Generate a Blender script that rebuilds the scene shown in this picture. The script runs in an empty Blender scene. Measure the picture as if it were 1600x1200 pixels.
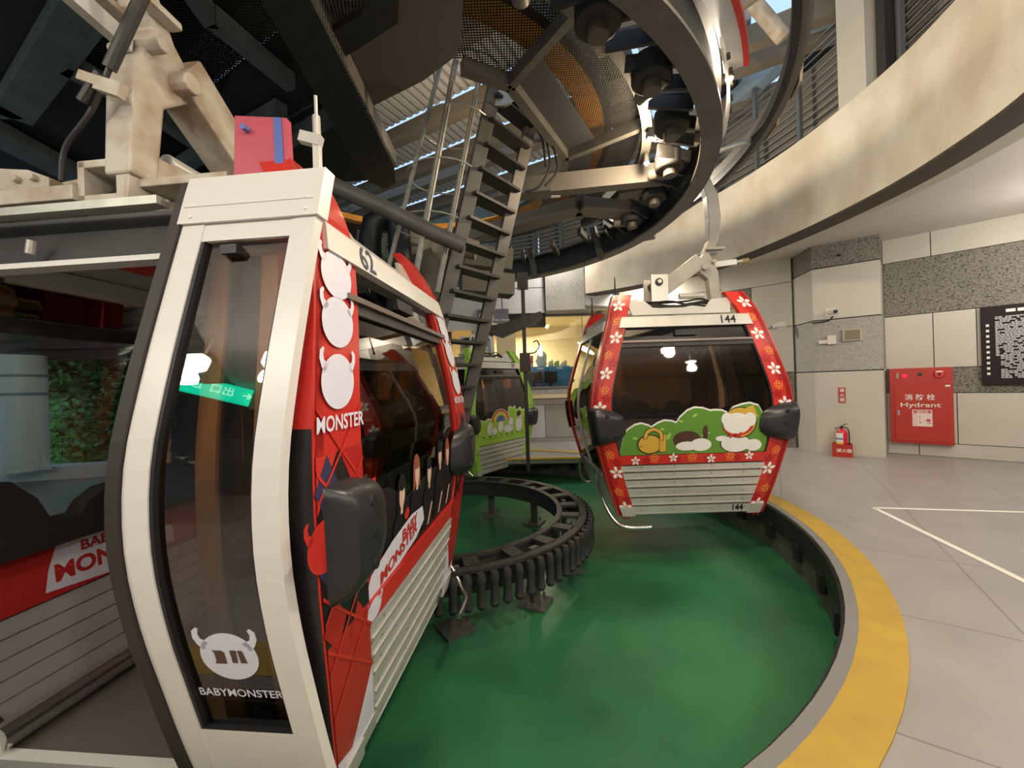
import bpy, bmesh, math, random
from mathutils import Vector, Matrix
from mathutils.geometry import tessellate_polygon
random.seed(7)
SC = bpy.context.scene
COL = SC.collection
# ------------------------------------------------------------------ camera
F_PX, ROLL, EYE = 615.0, math.radians(1.8), 1.55
cam_d = bpy.data.cameras.new('camera'); cam = bpy.data.objects.new('camera', cam_d); COL.objects.link(cam)
cam_d.sensor_width = 36; cam_d.lens = 36 * F_PX / 1600; cam_d.clip_start = .05; cam_d.clip_end = 300
cr, sr = math.cos(ROLL), math.sin(ROLL)
cam.matrix_world = Matrix(((cr, sr, 0, 0), (0, 0, -1, 0), (-sr, cr, 0, EYE), (0, 0, 0, 1)))
SC.camera = cam
# ------------------------------------------------------------------ world, view
W = bpy.data.worlds.new('world'); SC.world = W; W.use_nodes = True
bg = W.node_tree.nodes['Background']; bg.inputs[0].default_value = (.50, .72, 1.0, 1); bg.inputs[1].default_value = 1.25
SC.view_settings.view_transform = 'Standard'; SC.view_settings.look = 'None'
SC.view_settings.exposure = -0.08; SC.view_settings.gamma = 1.0; SC.view_settings.use_curve_mapping = False
SC.cycles.max_bounces = 8; SC.cycles.transparent_max_bounces = 16
SC.cycles.sample_clamp_indirect = 6.0
WARM = (1.0, .92, .81)
def lamp(name, loc, size, power, color=WARM, rot=(0, 0, 0), kind='AREA', spread=None):
    d = bpy.data.lights.new(name, kind); d.energy = power; d.color = color
    if kind == 'AREA':
        d.shape = 'DISK'; d.size = size
    else: d.shadow_soft_size = size
    o = bpy.data.objects.new(name, d); COL.objects.link(o); o.location = loc; o.rotation_euler = rot
    return o
# out-of-view canopy lamps, hung low to brighten soffit and parapet (their housings are built further down)
DOWN = [(7.75, 5.0, 55), (6.6, 3.4, 55), (5.3, 1.6, 60), (3.6, -.1, 60), (1.6, -1.1, 52), (-.5, -1.3, 50), (-2.6, -.9, 60),
        (-4.5, -1.14, 38), (-3.48, -1.31, 34), (4.9, -1.9, 45), (1.8, -3.2, 55), (-1.2, -3.4, 45), (3.5, 9.75, 0)]
lamp('canopy_and_fill_light', (3.5, 9.75, 4.02), .3, 90)  # fill lamp added under the soffit to brighten the far landing
lamp('canopy_and_fill_light', (1.2, 9.2, 4.9), .3, 35)  # added fill lamp without a fixture, lifts the far side
for x, y, p in DOWN[:-1]: lamp('canopy_and_fill_light', (x, y, 3.33), .12, p * 1.15, kind='POINT')
lamp('room_glow', (.4, 11.9, 3.1), .8, 110, (1, .83, .55))
lamp('wheel_and_fill_light', (1.55, 4.15, 3.93), .05, 95, (1, .78, .5), kind='POINT')
lamp('wheel_and_fill_light', (1.83, 3.28, 3.93), .04, 40, (1, .85, .65), kind='POINT')
lamp('wheel_and_fill_light', (1.45, 1.75, 4.35), .10, 260, (1, .86, .66), kind='POINT')  # unseen lamp added on the ring's near side to brighten the parapet
lamp('wheel_and_fill_light', (2.38, 6.15, 4.4), .06, 130, (1, .86, .66), kind='POINT')  # another added lamp beside the ring, also for the parapet
lamp('wheel_and_fill_light', (-3.2, 3.2, 5.6), .06, 40, (1, .75, .45), kind='POINT')  # added fill above the mesh deck, no fixture here
lamp('wheel_and_fill_light', (-1.0, 6.6, 5.6), .06, 30, (1, .75, .45), kind='POINT')  # added fill over the deck for wheel rim and roof sheets
# ------------------------------------------------------------------ materials
MATS = {}
def mat(name, col=(.5, .5, .5), rough=.5, metal=0, noise=0, nscale=8, col2=None, emit=None, es=1, bump=0, spec=None, stretch=None):
    if name in MATS: return MATS[name]
    m = bpy.data.materials.new(name); m.use_nodes = True; nt = m.node_tree; b = nt.nodes['Principled BSDF']
    b.inputs['Base Color'].default_value = (*col, 1); b.inputs['Roughness'].default_value = rough; b.inputs['Metallic'].default_value = metal
    if spec is not None: b.inputs['Specular IOR Level'].default_value = spec
    if noise or bump:
        tc = nt.nodes.new('ShaderNodeTexCoord'); mp = nt.nodes.new('ShaderNodeMapping'); nt.links.new(tc.outputs['Object'], mp.inputs[0])
        if stretch: mp.inputs['Scale'].default_value = stretch
        n = nt.nodes.new('ShaderNodeTexNoise'); n.inputs['Scale'].default_value = nscale; n.inputs['Detail'].default_value = 6; nt.links.new(mp.outputs[0], n.inputs[0])
        if noise:
            r = nt.nodes.new('ShaderNodeValToRGB'); c2 = col2 or tuple(c * .55 for c in col)
            r.color_ramp.elements[0].color = (*c2, 1); r.color_ramp.elements[1].color = (*col, 1)
            r.color_ramp.elements[0].position = .5 - .22 / max(noise, .01) * .5; r.color_ramp.elements[1].position = .62
            nt.links.new(n.outputs[0], r.inputs[0]); nt.links.new(r.outputs[0], b.inputs['Base Color'])
        if bump:
            bp = nt.nodes.new('ShaderNodeBump'); bp.inputs['Strength'].default_value = bump; bp.inputs['Distance'].default_value = .01
            nt.links.new(n.outputs[0], bp.inputs['Height']); nt.links.new(bp.outputs[0], b.inputs['Normal'])
    if emit: b.inputs['Emission Color'].default_value = (*emit, 1); b.inputs['Emission Strength'].default_value = es
    MATS[name] = m; return m
def glass(name, tint, gloss=.08, rough=.02, refl=(1, 1, 1)):
    m = bpy.data.materials.new(name); m.use_nodes = True; nt = m.node_tree; nt.nodes.clear()
    o = nt.nodes.new('ShaderNodeOutputMaterial'); t = nt.nodes.new('ShaderNodeBsdfTransparent'); t.inputs[0].default_value = (*tint, 1)
    g = nt.nodes.new('ShaderNodeBsdfGlossy'); g.inputs['Roughness'].default_value = rough; g.inputs[0].default_value = (*refl, 1)
    fr = nt.nodes.new('ShaderNodeFresnel'); fr.inputs[0].default_value = 1.5
    ad = nt.nodes.new('ShaderNodeMath'); ad.operation = 'ADD'; ad.inputs[1].default_value = gloss; nt.links.new(fr.outputs[0], ad.inputs[0])
    mx = nt.nodes.new('ShaderNodeMixShader'); nt.links.new(ad.outputs[0], mx.inputs[0]); nt.links.new(t.outputs[0], mx.inputs[1]); nt.links.new(g.outputs[0], mx.inputs[2])
    nt.links.new(mx.outputs[0], o.inputs[0]); MATS[name] = m; return m
def mesh_mat(name, col, scale, thr=.45, grid=True):
    """perforated sheet: round holes are really open"""
    m = bpy.data.materials.new(name); m.use_nodes = True; nt = m.node_tree; b = nt.nodes['Principled BSDF']
    b.inputs['Base Color'].default_value = (*col, 1); b.inputs['Roughness'].default_value = .6; b.inputs['Metallic'].default_value = .3
    tc = nt.nodes.new('ShaderNodeTexCoord'); v = nt.nodes.new('ShaderNodeTexVoronoi'); v.inputs['Scale'].default_value = scale; v.inputs['Randomness'].default_value = 0
    v.voronoi_dimensions = '2D'; nt.links.new(tc.outputs['Object'], v.inputs['Vector'])
    gt = nt.nodes.new('ShaderNodeMath'); gt.operation = 'GREATER_THAN'; gt.inputs[1].default_value = thr; nt.links.new(v.outputs['Distance'], gt.inputs[0])
    nt.links.new(gt.outputs[0], b.inputs['Alpha']); MATS[name] = m; return m
white = mat('white_paint', (.74, .72, .68), .32)
alu = mat('brushed_aluminium', (.62, .61, .58), .35, .35, .3, 5, (.52, .51, .48))
chrome = mat('polished_tube', (.75, .73, .7), .18, .95)
steel_l = mat('pale_steel', (.52, .48, .41), .5, .1, .6, 7, (.34, .25, .17))
steel_g = mat('grey_painted_steel', (.115, .11, .098), .5, .15, .4, 6, (.08, .076, .068))
steel_d = mat('dark_painted_steel', (.045, .043, .042), .5, .2, .4, 9, (.028, .026, .026))
steel_t = mat('teal_grey_steel', (.12, .15, .15), .55, .1, .4, 5, (.07, .09, .09))
steel_b = mat('blue_grey_steel', (.20, .26, .32), .5, .1)
galv = mat('galvanised_strip', (.50, .49, .43), .38, .55, .4, 10, (.36, .35, .31))
black = mat('black_rubber', (.012, .012, .014), .5)
blackp = mat('black_moulded_plastic', (.022, .022, .026), .34)
dark = mat('black_fabric', (.012, .010, .011), .85)
red = mat('red_wrap', (.55, .03, .022), .3)
redd = mat('dark_red_wrap', (.36, .012, .014), .3)
redc = mat('red_cabinet_paint', (.44, .024, .013), .42)
yel = mat('yellow_paint', (.50, .325, .05), .5, 0, .4, 5, (.42, .265, .045))
ylw = mat('yellow_line', (.85, .55, .08), .5)
orange = mat('orange_wheel_paint', (.95, .42, .02), .5, 0, .4, 6, (.7, .26, .01))
green_f = mat('green_epoxy_floor', (.036, .19, .075), .3, 0, .6, 1.0, (.016, .085, .042))
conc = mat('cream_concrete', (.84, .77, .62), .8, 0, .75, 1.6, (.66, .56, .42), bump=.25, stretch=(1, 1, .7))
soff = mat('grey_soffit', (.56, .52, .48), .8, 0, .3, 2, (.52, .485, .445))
tilew = mat('pale_stone_tile', (.56, .53, .46), .35, 0, .3, 1.5, (.51, .48, .41))
def speck(name, a, b_, c_, scale=55):
    m = bpy.data.materials.new(name); m.use_nodes = True; nt = m.node_tree; b = nt.nodes['Principled BSDF']; b.inputs['Roughness'].default_value = .75
    tc = nt.nodes.new('ShaderNodeTexCoord'); n = nt.nodes.new('ShaderNodeTexNoise'); n.inputs['Scale'].default_value = scale; n.inputs['Detail'].default_value = 3
    nt.links.new(tc.outputs['Object'], n.inputs[0]); r = nt.nodes.new('ShaderNodeValToRGB'); e = r.color_ramp.elements
    e[0].position = .36; e[0].color = (*a, 1); e[1].position = .66; e[1].color = (*c_, 1); k = e.new(.43); k.color = (*b_, 1)
    nt.links.new(n.outputs[0], r.inputs[0]); nt.links.new(r.outputs[0], b.inputs['Base Color']); MATS[name] = m; return m
granite = speck('speckled_granite', (.055, .05, .042), (.17, .158, .132), (.26, .24, .20), 38)
granl = speck('light_granite', (.2, .195, .18), (.38, .365, .335), (.46, .44, .41), 60)
joint = mat('dark_joint', (.03, .028, .026), .9)
panelw = mat('pale_wall_panel', (.62, .62, .64), .5)
room_w = mat('cream_room_wall', (.82, .70, .46), .7)
roofd = mat('dark_brown_roof', (.035, .030, .026), .8)
corr = mat('corrugated_sheet', (.62, .64, .66), .45, .2)
louv = mat('louver_blade', (.40, .385, .35), .5, .3)
fascia = mat('blue_grey_fascia', (.32, .42, .52), .5)
pit_w = mat('pit_wall_concrete', (.20, .19, .16), .8, 0, .6, 2, (.09, .085, .075))
lip = mat('grey_lip', (.21, .205, .20), .6)
glow = mat('lamp_glow', (1, 1, 1), .5, emit=(1, .93, .8), es=18)
glow2 = mat('small_lamp_glow', (1, 1, 1), .5, emit=(1, .72, .38), es=40)
exitg = mat('exit_sign_green', (0, .5, .3), .5, emit=(0, .9, .5), es=5)
exitw = mat('exit_sign_white', (.8, 1, .9), .5, emit=(.5, 1, .8), es=6)
gbrown = glass('brown_tinted_glass', (.50, .40, .29), .03)
gdoor = glass('brown_tinted_door_glass', (.74, .60, .45), .06)
gdark = glass('dark_vent_glass', (.08, .07, .07), .05)
gclear = glass('clear_glass', (.86, .9, .9), .03)
gtint = glass('cool_tinted_glass', (.86, .95, .90), .01)
leafm = mat('tree_leaf', (.07, .22, .04), .7, 0, .5, 3, (.03, .11, .03))
bark = mat('bark', (.09, .06, .04), .9)
bgreen = mat('art_green', (.11, .27, .035), .35); bgreen2 = mat('art_dark_green', (.08, .25, .03), .35); lgreen = mat('art_leaf_green', (.33, .6, .1), .4)
artw = mat('art_white', (.80, .79, .76), .4); arty = mat('art_mustard', (.62, .38, .05), .4); artb = mat('art_brown', (.07, .03, .02), .4)
artp = mat('art_pink', (.8, .32, .3), .4); artk = mat('art_black', (.012, .01, .012), .35); lime = mat('art_lime', (.36, .62, .07), .4)
blue_c = mat('blue_drawer_paint', (.05, .26, .62), .45)
skin = mat('printed_skin', (.70, .46, .38), .4); hairb = mat('printed_auburn', (.30, .09, .05), .4)
lilac = mat('printed_lilac', (.70, .70, .82), .35); navy = mat('printed_navy', (.03, .035, .09), .35)
# ------------------------------------------------------------------ mesh helpers
class MB:
    def __init__(s): s.v = []; s.f = []; s.m = []
    def add(s, vs, fs, m=0):
        o = len(s.v); s.v += [tuple(v) for v in vs]; s.f += [tuple(i + o for i in f) for f in fs]; s.m += [m] * len(fs); return s
    def box(s, c, d, rz=0, m=0, M=None):
        hx, hy, hz = d[0] / 2, d[1] / 2, d[2] / 2; R = M or Matrix.Rotation(rz, 3, 'Z')
        vs = [Vector(c) + R @ Vector((x * hx, y * hy, z * hz)) for x in (-1, 1) for y in (-1, 1) for z in (-1, 1)]
        return s.add(vs, [(0, 1, 3, 2), (4, 6, 7, 5), (0, 4, 5, 1), (2, 3, 7, 6), (0, 2, 6, 4), (1, 5, 7, 3)], m)
    def bar(s, a, b, w, h, m=0, up=(0, 0, 1)):
        a, b = Vector(a), Vector(b); d = (b - a); L = d.length; d.normalize(); u = Vector(up)
        if abs(d.dot(u)) > .98: u = Vector((0, 1, 0))
        x = d.cross(u).normalized(); z = x.cross(d).normalized(); M = Matrix((x, d, z)).transposed()
        return s.box((a + b) / 2, (w, L, h), M=M, m=m)
    def tube(s, pts, r, n=10, m=0, caps=True):
        pts = [Vector(p) for p in pts]; rings = []; px = None
        for i, p in enumerate(pts):
            t = (pts[min(i + 1, len(pts) - 1)] - pts[max(i - 1, 0)]).normalized()
            if px is None:
                a = Vector((0, 0, 1)) if abs(t.z) < .9 else Vector((1, 0, 0)); px = t.cross(a).normalized()
            else: px = (px - t * px.dot(t)).normalized()
            py = t.cross(px); rr = r[i] if isinstance(r, (list, tuple)) else r
            rings.append([p + (px * math.cos(k * 2 * math.pi / n) + py * math.sin(k * 2 * math.pi / n)) * rr for k in range(n)])
        vs = [v for g in rings for v in g]; fs = []
        for i in range(len(pts) - 1):
            for k in range(n): fs.append((i * n + k, i * n + (k + 1) % n, (i + 1) * n + (k + 1) % n, (i + 1) * n + k))
        if caps: fs += [tuple(range(n))[::-1], tuple((len(pts) - 1) * n + k for k in range(n))]
        return s.add(vs, fs, m)
    def ring(s, C, r0, r1, z0, z1, a0=0, a1=360, n=72, m=0):
        """solid ring sector"""
        vs = []; fs = []; full = abs(a1 - a0) >= 360
        for i in range(n + 1):
            a = math.radians(a0 + (a1 - a0) * i / n); c, q = math.cos(a), math.sin(a)
            for r, z in ((r0, z0), (r1, z0), (r1, z1), (r0, z1)): vs.append((C[0] + c * r, C[1] + q * r, z))
        for i in range(n):
            b = 4 * i; e = b + 4
            for k in range(4): fs.append((b + k, b + (k + 1) % 4, e + (k + 1) % 4, e + k))
        if not full: fs += [(0, 1, 2, 3), tuple(4 * n + k for k in (3, 2, 1, 0))]
        return s.add(vs, fs, m)
    def prism(s, poly, z0, z1, m=0):
        n = len(poly); vs = [(x, y, z0) for x, y in poly] + [(x, y, z1) for x, y in poly]
        tris = tessellate_polygon([[Vector((x, y, 0)) for x, y in poly]])
        fs = [tuple(t) for t in tris] + [tuple(i + n for i in t)[::-1] for t in tris] + [(i, (i + 1) % n, (i + 1) % n + n, i + n) for i in range(n)]
        return s.add(vs, fs, m)
    def slab(s, pts3, off, m=0):
        """planar 3-D polygon extruded by vector off"""
        n = len(pts3); P = [Vector(p) for p in pts3]; o = Vector(off)
        tris = tessellate_polygon([P]); vs = P + [p + o for p in P]
        fs = [tuple(t) for t in tris] + [tuple(i + n for i in t)[::-1] for t in tris] + [(i, (i + 1) % n, (i + 1) % n + n, i + n) for i in range(n)]
        return s.add(vs, fs, m)
    def merge(s, o, M=None, mo=0):
        return s.add([(M @ Vector(v)) if M else v for v in o.v], [], 0) or s
    def build(s, name, mats, parent=None, smooth=False, bevel=0, loc=None, fixn=True):
        me = bpy.data.meshes.new(name); me.from_pydata([tuple(v) for v in s.v], [], s.f)
        mats = mats if isinstance(mats, (list, tuple)) else [mats]
        for m_ in mats: me.materials.append(m_)
        for p, i in zip(me.polygons, s.m): p.material_index = i
        if fixn and len(s.f) < 20000:
            bm = bmesh.new(); bm.from_mesh(me); bmesh.ops.recalc_face_normals(bm, faces=bm.faces); bm.to_mesh(me); bm.free()
        if smooth:
            for p in me.polygons: p.use_smooth = True
            if hasattr(me, 'set_sharp_from_angle'): me.set_sharp_from_angle(angle=math.radians(40))
        o = bpy.data.objects.new(name, me); COL.objects.link(o)
        if parent: o.parent = parent
        if loc: o.location = loc
        if bevel:
            b = o.modifiers.new('bevel', 'BEVEL'); b.width = bevel; b.segments = 2; b.limit_method = 'ANGLE'
        return o
def tag(o, label=None, cat=None, group=None, kind=None):
    if label: o['label'] = label
    if cat: o['category'] = cat
    if group: o['group'] = group
    if kind: o['kind'] = kind
    return o
def thing(name, label, cat, loc=(0, 0, 0), rz=0, group=None):
    o = bpy.data.objects.new(name, None); COL.objects.link(o); o.location = loc; o.rotation_euler = (0, 0, rz); o.empty_display_size = .1
    return tag(o, label, cat, group)
def struct(name, mb, mats, **k): return tag(mb.build(name, mats, **k), kind='structure')
def copy_tree(o, parent=None, skip=()):
    c = o.copy(); COL.objects.link(c)
    if parent: c.parent = parent
    for ch in [x for x in bpy.data.objects if x.parent == o and x != c]:
        if ch.name.split('.')[0] not in skip: copy_tree(ch, c, skip)
    return c
TXT = {}
def text_mesh(s, bold=.0):
    """2-D letter outlines as (verts, faces), height about 1"""
    if (s, bold) in TXT: return TXT[(s, bold)]
    c = bpy.data.curves.new('lettering', 'FONT'); c.body = s; c.size = 1; c.align_x = 'CENTER'; c.align_y = 'CENTER'; c.offset = bold; c.resolution_u = 3
    o = bpy.data.objects.new('lettering', c); COL.objects.link(o); bpy.context.view_layer.update()
    me = bpy.data.meshes.new_from_object(o.evaluated_get(bpy.context.evaluated_depsgraph_get()))
    r = ([tuple(v.co) for v in me.vertices], [tuple(p.vertices) for p in me.polygons])
    bpy.data.objects.remove(o); bpy.data.curves.remove(c); bpy.data.meshes.remove(me); TXT[(s, bold)] = r; return r
def put_text(mb, s, fn, cx, cz, size, m=0, bold=0., sx=1., rot=0.):
    v, f = text_mesh(s, bold); c, q = math.cos(rot), math.sin(rot)
    mb.add([fn(cx + (x * sx * c - y * q) * size, cz + (x * sx * q + y * c) * size) for x, y, _ in v], f, m)
def circ(cx, cy, rx, ry=None, n=24, a0=0, a1=360):
    ry = ry or rx; k = n if a1 - a0 >= 360 else n + 1
    return [(cx + rx * math.cos(math.radians(a0 + (a1 - a0) * i / n)), cy + ry * math.sin(math.radians(a0 + (a1 - a0) * i / n))) for i in range(k)]
C0 = (-1.0, 5.15)
# ================================================================== SETTING
def curve(P, n=8):
    out = []; Q = [P[0]] + P + [P[-1]]
    for i in range(1, len(Q) - 2):
        for k in range(n):
            t = k / n; a, b, c, d = [Vector(q) for q in Q[i - 1:i + 3]]
            out.append(.5 * ((2 * b) + (-a + c) * t + (2 * a - 5 * b + 4 * c - d) * t * t + (-a + 3 * b - 3 * c + d) * t ** 3))
    out.append(Vector(P[-1])); return out
PATH = curve([(1.88, 9.7), (3.0, 8.92), (3.92, 7.72), (4.36, 6.2), (4.46, 4.75), (4.3, 3.7), (4.0, 2.9), (3.35, 1.95), (2.4, 1.2), (1.2, .75), (0, .62), (-1.5, .8), (-3.2, 1.5)])
def offset(path, d):
    out = []
    for i, p in enumerate(path):
        t = (path[min(i + 1, len(path) - 1)] - path[max(i - 1, 0)]).normalized(); out.append(p + Vector((-t.y, t.x)) * d)
    return out
def sweep(mb, path, d0, d1, z0, z1, m=0, i0=0, i1=None):
    A = offset(path, d0)[i0:i1]; B = offset(path, d1)[i0:i1]; vs = []
    for a, b in zip(A, B): vs += [(a.x, a.y, z0), (b.x, b.y, z0), (b.x, b.y, z1), (a.x, a.y, z1)]
    fs = []
    for i in range(len(A) - 1):
        for k in range(4): fs.append((4 * i + k, 4 * i + (k + 1) % 4, 4 * i + 4 + (k + 1) % 4, 4 * i + 4 + k))
    fs += [(0, 1, 2, 3), tuple(4 * len(A) - 4 + k for k in (3, 2, 1, 0))]
    return mb.add(vs, fs, m)
# floor with a round opening
fl = bpy.data.materials.new('grey_floor_tile'); fl.use_nodes = True; nt = fl.node_tree; b = nt.nodes['Principled BSDF']; b.inputs['Roughness'].default_value = .38
tc = nt.nodes.new('ShaderNodeTexCoord'); mp = nt.nodes.new('ShaderNodeMapping'); mp.inputs['Rotation'].default_value = (0, 0, math.radians(34)); br = nt.nodes.new('ShaderNodeTexBrick')
br.offset = 0; br.inputs['Scale'].default_value = 1; br.inputs['Brick Width'].default_value = 1.15; br.inputs['Row Height'].default_value = 1.15; br.inputs['Mortar Size'].default_value = .006
br.inputs['Color1'].default_value = (.385, .36, .345, 1); br.inputs['Color2'].default_value = (.37, .348, .333, 1); br.inputs['Mortar'].default_value = (.24, .22, .20, 1)
nz = nt.nodes.new('ShaderNodeTexNoise'); nz.inputs['Scale'].default_value = 2.5; mx = nt.nodes.new('ShaderNodeMixRGB'); mx.blend_type = 'MULTIPLY'; mx.inputs[0].default_value = .25
nt.links.new(tc.outputs['Object'], mp.inputs[0]); nt.links.new(mp.outputs[0], br.inputs[0]); nt.links.new(tc.outputs['Object'], nz.inputs[0])
nt.links.new(br.outputs[0], mx.inputs[1]); nt.links.new(nz.outputs[0], mx.inputs[2]); nt.links.new(mx.outputs[0], b.inputs['Base Color'])
f = MB(); R_IN = 4.32; N = 120; vs = []; fs = []
for i in range(N):
    a = 2 * math.pi * i / N; c, s = math.cos(a), math.sin(a); vs.append((C0[0] + R_IN * c, C0[1] + R_IN * s, 0))
    ex = (15 if c > 0 else 9) / max(abs(c), 1e-6); ey = (8.5 if s > 0 else 12) / max(abs(s), 1e-6); L = min(ex, ey); vs.append((C0[0] + L * c, C0[1] + L * s, 0))
for i in range(N): j = (i + 1) % N; fs.append((2 * i, 2 * i + 1, 2 * j + 1, 2 * j))
f.add(vs, fs); struct('floor', f, fl)
f = MB().prism([(-1.2, 8.3), (1.6, 8.1), (2.3, 9.3), (-1.2, 9.6)], -.12, .004); f.prism([(-1.2, 8.27), (1.6, 8.07), (1.6, 8.1), (-1.2, 8.3)], -.03, .006, 1)
f.box((.2, 8.35, -.14), (2.8, .2, .05), m=2); struct('floor_landing', f, [fl, ylw, black])
struct('floor_pit', MB().ring(C0, .01, 4.2, -.56, -.5, n=96), green_f)
f = MB().ring(C0, 4.06, 4.3, -.56, -.02, n=120, m=0); struct('wall_pit', f, pit_w)
f = MB().ring(C0, 4.035, 4.06, -.24, -.012, n=120, m=0)
for i in range(40): 
    a = math.radians(i * 9 + 2); f.box((C0[0] + 4.03 * math.cos(a), C0[1] + 4.03 * math.sin(a), -.27), (.05, .12, .16), rz=a)
struct('trim_1', f, black)
struct('trim_2', MB().ring(C0, 4.055, 4.12, -.012, .012, n=120), lip)
struct('trim_3', MB().ring(C0, 4.12, 4.33, -.01, .014, n=120), yel)
# parapet and soffit
f = sweep(MB(), PATH, 0, .26, 3.72, 5.05); sweep(f, PATH, .005, .30, 3.69, 3.72, 1); struct('wall_parapet', f, [conc, mat('brown_underside', (.075, .06, .045), .8)])  # second sweep: dark brown strip along the parapet's underside
# path runs clockwise as seen from above, so +offset points outward
f = MB(); sweep(f, PATH, .36, .72, 3.80, 4.3); struct('trim_4', f, mat('pale_beam', (.52, .49, .42), .7))
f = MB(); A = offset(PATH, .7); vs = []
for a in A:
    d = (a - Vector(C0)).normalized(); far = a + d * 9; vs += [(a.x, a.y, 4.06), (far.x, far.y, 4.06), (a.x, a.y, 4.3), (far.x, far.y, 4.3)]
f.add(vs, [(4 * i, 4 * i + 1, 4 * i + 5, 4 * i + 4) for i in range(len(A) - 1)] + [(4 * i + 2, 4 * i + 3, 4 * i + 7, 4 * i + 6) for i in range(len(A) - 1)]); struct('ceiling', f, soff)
f = MB(); sweep(f, PATH, .26, .37, 3.86, 4.4); struct('ceiling_slot_shade', f, roofd)  # solid dark strip, its colour stands for the shaded gap behind the parapet
# tiled walls
def tilewall(name, p0, p1, rows, t=.05, gap=.012, back=.1):
    """rows: list of (z0, z1, [(s_end, mat)...]); s measured from p0"""
    a, b_ = Vector(p0), Vector(p1); d = (b_ - a); L = d.length; d.normalize(); nrm = Vector((d.y, -d.x))
    if nrm.dot(Vector((0, 0)) - a) < 0: nrm = -nrm
    M = Matrix(((d.x, nrm.x, 0), (d.y, nrm.y, 0), (0, 0, 1))); f = MB()
    z0, z1 = rows[0][0], rows[-1][1]; c = a + d * L / 2 - nrm * (t + back / 2); f.box((c.x, c.y, (z0 + z1) / 2), (L, back, z1 - z0), M=M, m=2)
    for r0, r1, tiles in rows:
        s = 0
        for e, m in tiles:
            e = min(e, L); w = e - s
            if w > gap:
                c = a + d * (s + w / 2) - nrm * (t / 2); f.box((c.x, c.y, (r0 + r1) / 2), (w - gap, t, r1 - r0 - gap), M=M, m=m)
            s = e
    return struct(name, f, [tilewall_m[0], tilewall_m[1], joint, granl, panelw])
tilewall_m = [tilew, granite]
tilewall('wall_right', (7.18, 7.56), (10.9, 3.9), [(0, .245, [(.42, 0), (1.9, 0), (9, 0)]), (.245, 1.15, [(.9, 0), (2.8, 0), (9, 0)]), (1.15, 1.6, [(9, 1)]), (1.6, 2.6, [(.64, 0), (1.15, 0), (2.2, 0), (9, 0)]), (2.6, 3.62, [(9, 1)]), (3.62, 4.08, [(.64, 0), (2.6, 0), (9, 0)])])
tilewall('wall_back', (2.9, 10.4), (5.2, 9.2), [(0, .7, [(9, 3)]), (.7, 1.6, [(1.2, 0), (9, 0)]), (1.6, 2.6, [(1.3, 0), (9, 0)]), (2.6, 3.62, [(1.1, 1), (2, 0), (9, 0)]), (3.62, 4.08, [(9, 0)])])
tilewall('wall_back_right', (5.0, 9.27), (6.05, 8.42), [(0, .75, [(9, 1)]), (.75, 1.62, [(.66, 0), (9, 1)]), (1.62, 2.6, [(.66, 0), (9, 0)]), (2.6, 3.55, [(.6, 1), (9, 0)]), (3.55, 4.08, [(9, 0)])])
# wall column with a shallow front
f = MB(); cp = [(5.95, 7.73), (6.74, 7.14), (7.22, 7.6), (6.75, 9.0), (6.1, 8.5)]
for z0, z1, m in ((0, 1.59, 0), (1.61, 2.59, 1), (2.61, 3.6, 0), (3.62, 4.08, 2)): f.prism(cp, z0, z1, m)
f.prism([(5.97, 7.75), (6.74, 7.16), (7.2, 7.6), (6.75, 8.98), (6.12, 8.5)], 0, 4.05, 3)
struct('wall_column', f, [tilew, granl, granite, joint])
# far side: low tiled wall, panelled bulkhead, control room
tilewall('wall_far', (-3.0, 10.4), (2.9, 10.4), [(0, .1, [(9, 3)]), (.1, .97, [(3.0, 4), (3.85, 4), (4.6, 3), (5.5, 4)]), (.97, 1.2, [(9, 3)]), (1.2, 1.4, [(3.9, 4), (4.95, 4), (9, 4)])])
f = MB()
for x0, x1, z0, z1, m in ((-4.6, -2.2, 2.95, 3.9, 0), (-2.18, -.2, 2.95, 3.9, 0), (-.18, .88, 3.32, 3.94, 0), (-4.6, -.2, 3.92, 4.6, 0), (-.18, .88, 3.96, 4.6, 0)):
    f.box(((x0 + x1) / 2, 10.05, (z0 + z1) / 2), (x1 - x0, .3, z1 - z0), m=m)
f.box((-1.8, 10.12, 3.75), (5.4, .3, 1.5), m=1)
f.prism([(.9, 9.75), (1.86, 9.72), (2.1, 10.4), (.9, 10.4)], 3.34, 4.6, 2); f.prism([(1.87, 9.75), (2.6, 10.05), (2.6, 10.4), (2.1, 10.4)], 3.45, 4.2, 0)
struct('wall_bulkhead', f, [panelw, joint, granl])
f = MB(); f.box((-.2, 13.0, 2.4), (7, .1, 3)); f.box((-3.6, 11.7, 2.4), (.1, 2.7, 3)); f.box((3.2, 11.7, 2.4), (.1, 2.7, 3)); f.box((-.2, 11.7, 3.45), (7, 2.8, .1)); f.box((-.2, 11.7, 1.2), (7, 2.8, .1))
struct('wall_control_room', f, room_w)
f = MB(); f.box((-.1, 10.42, 1.43), (5.6, .26, .05), m=0); f.box((2.36, 10.4, 2.4), (.13, .1, 2.0), m=1); f.box((.02, 10.4, 2.4), (.12, .1, 1.9), m=1); f.box((-1.6, 10.4, 2.4), (.1, .1, 1.9), m=1)
f.box((1.9, 10.4, 2.38), (.015, .03, 1.85), m=0); f.box((-.1, 10.4, 3.33), (5.6, .14, .06), m=1); f.box((1.2, 10.42, 2.38), (2.2, .012, 1.85), m=2)
struct('window_1', f, [lip, mat('brown_post', (.09, .065, .05), .5), gclear])
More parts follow.
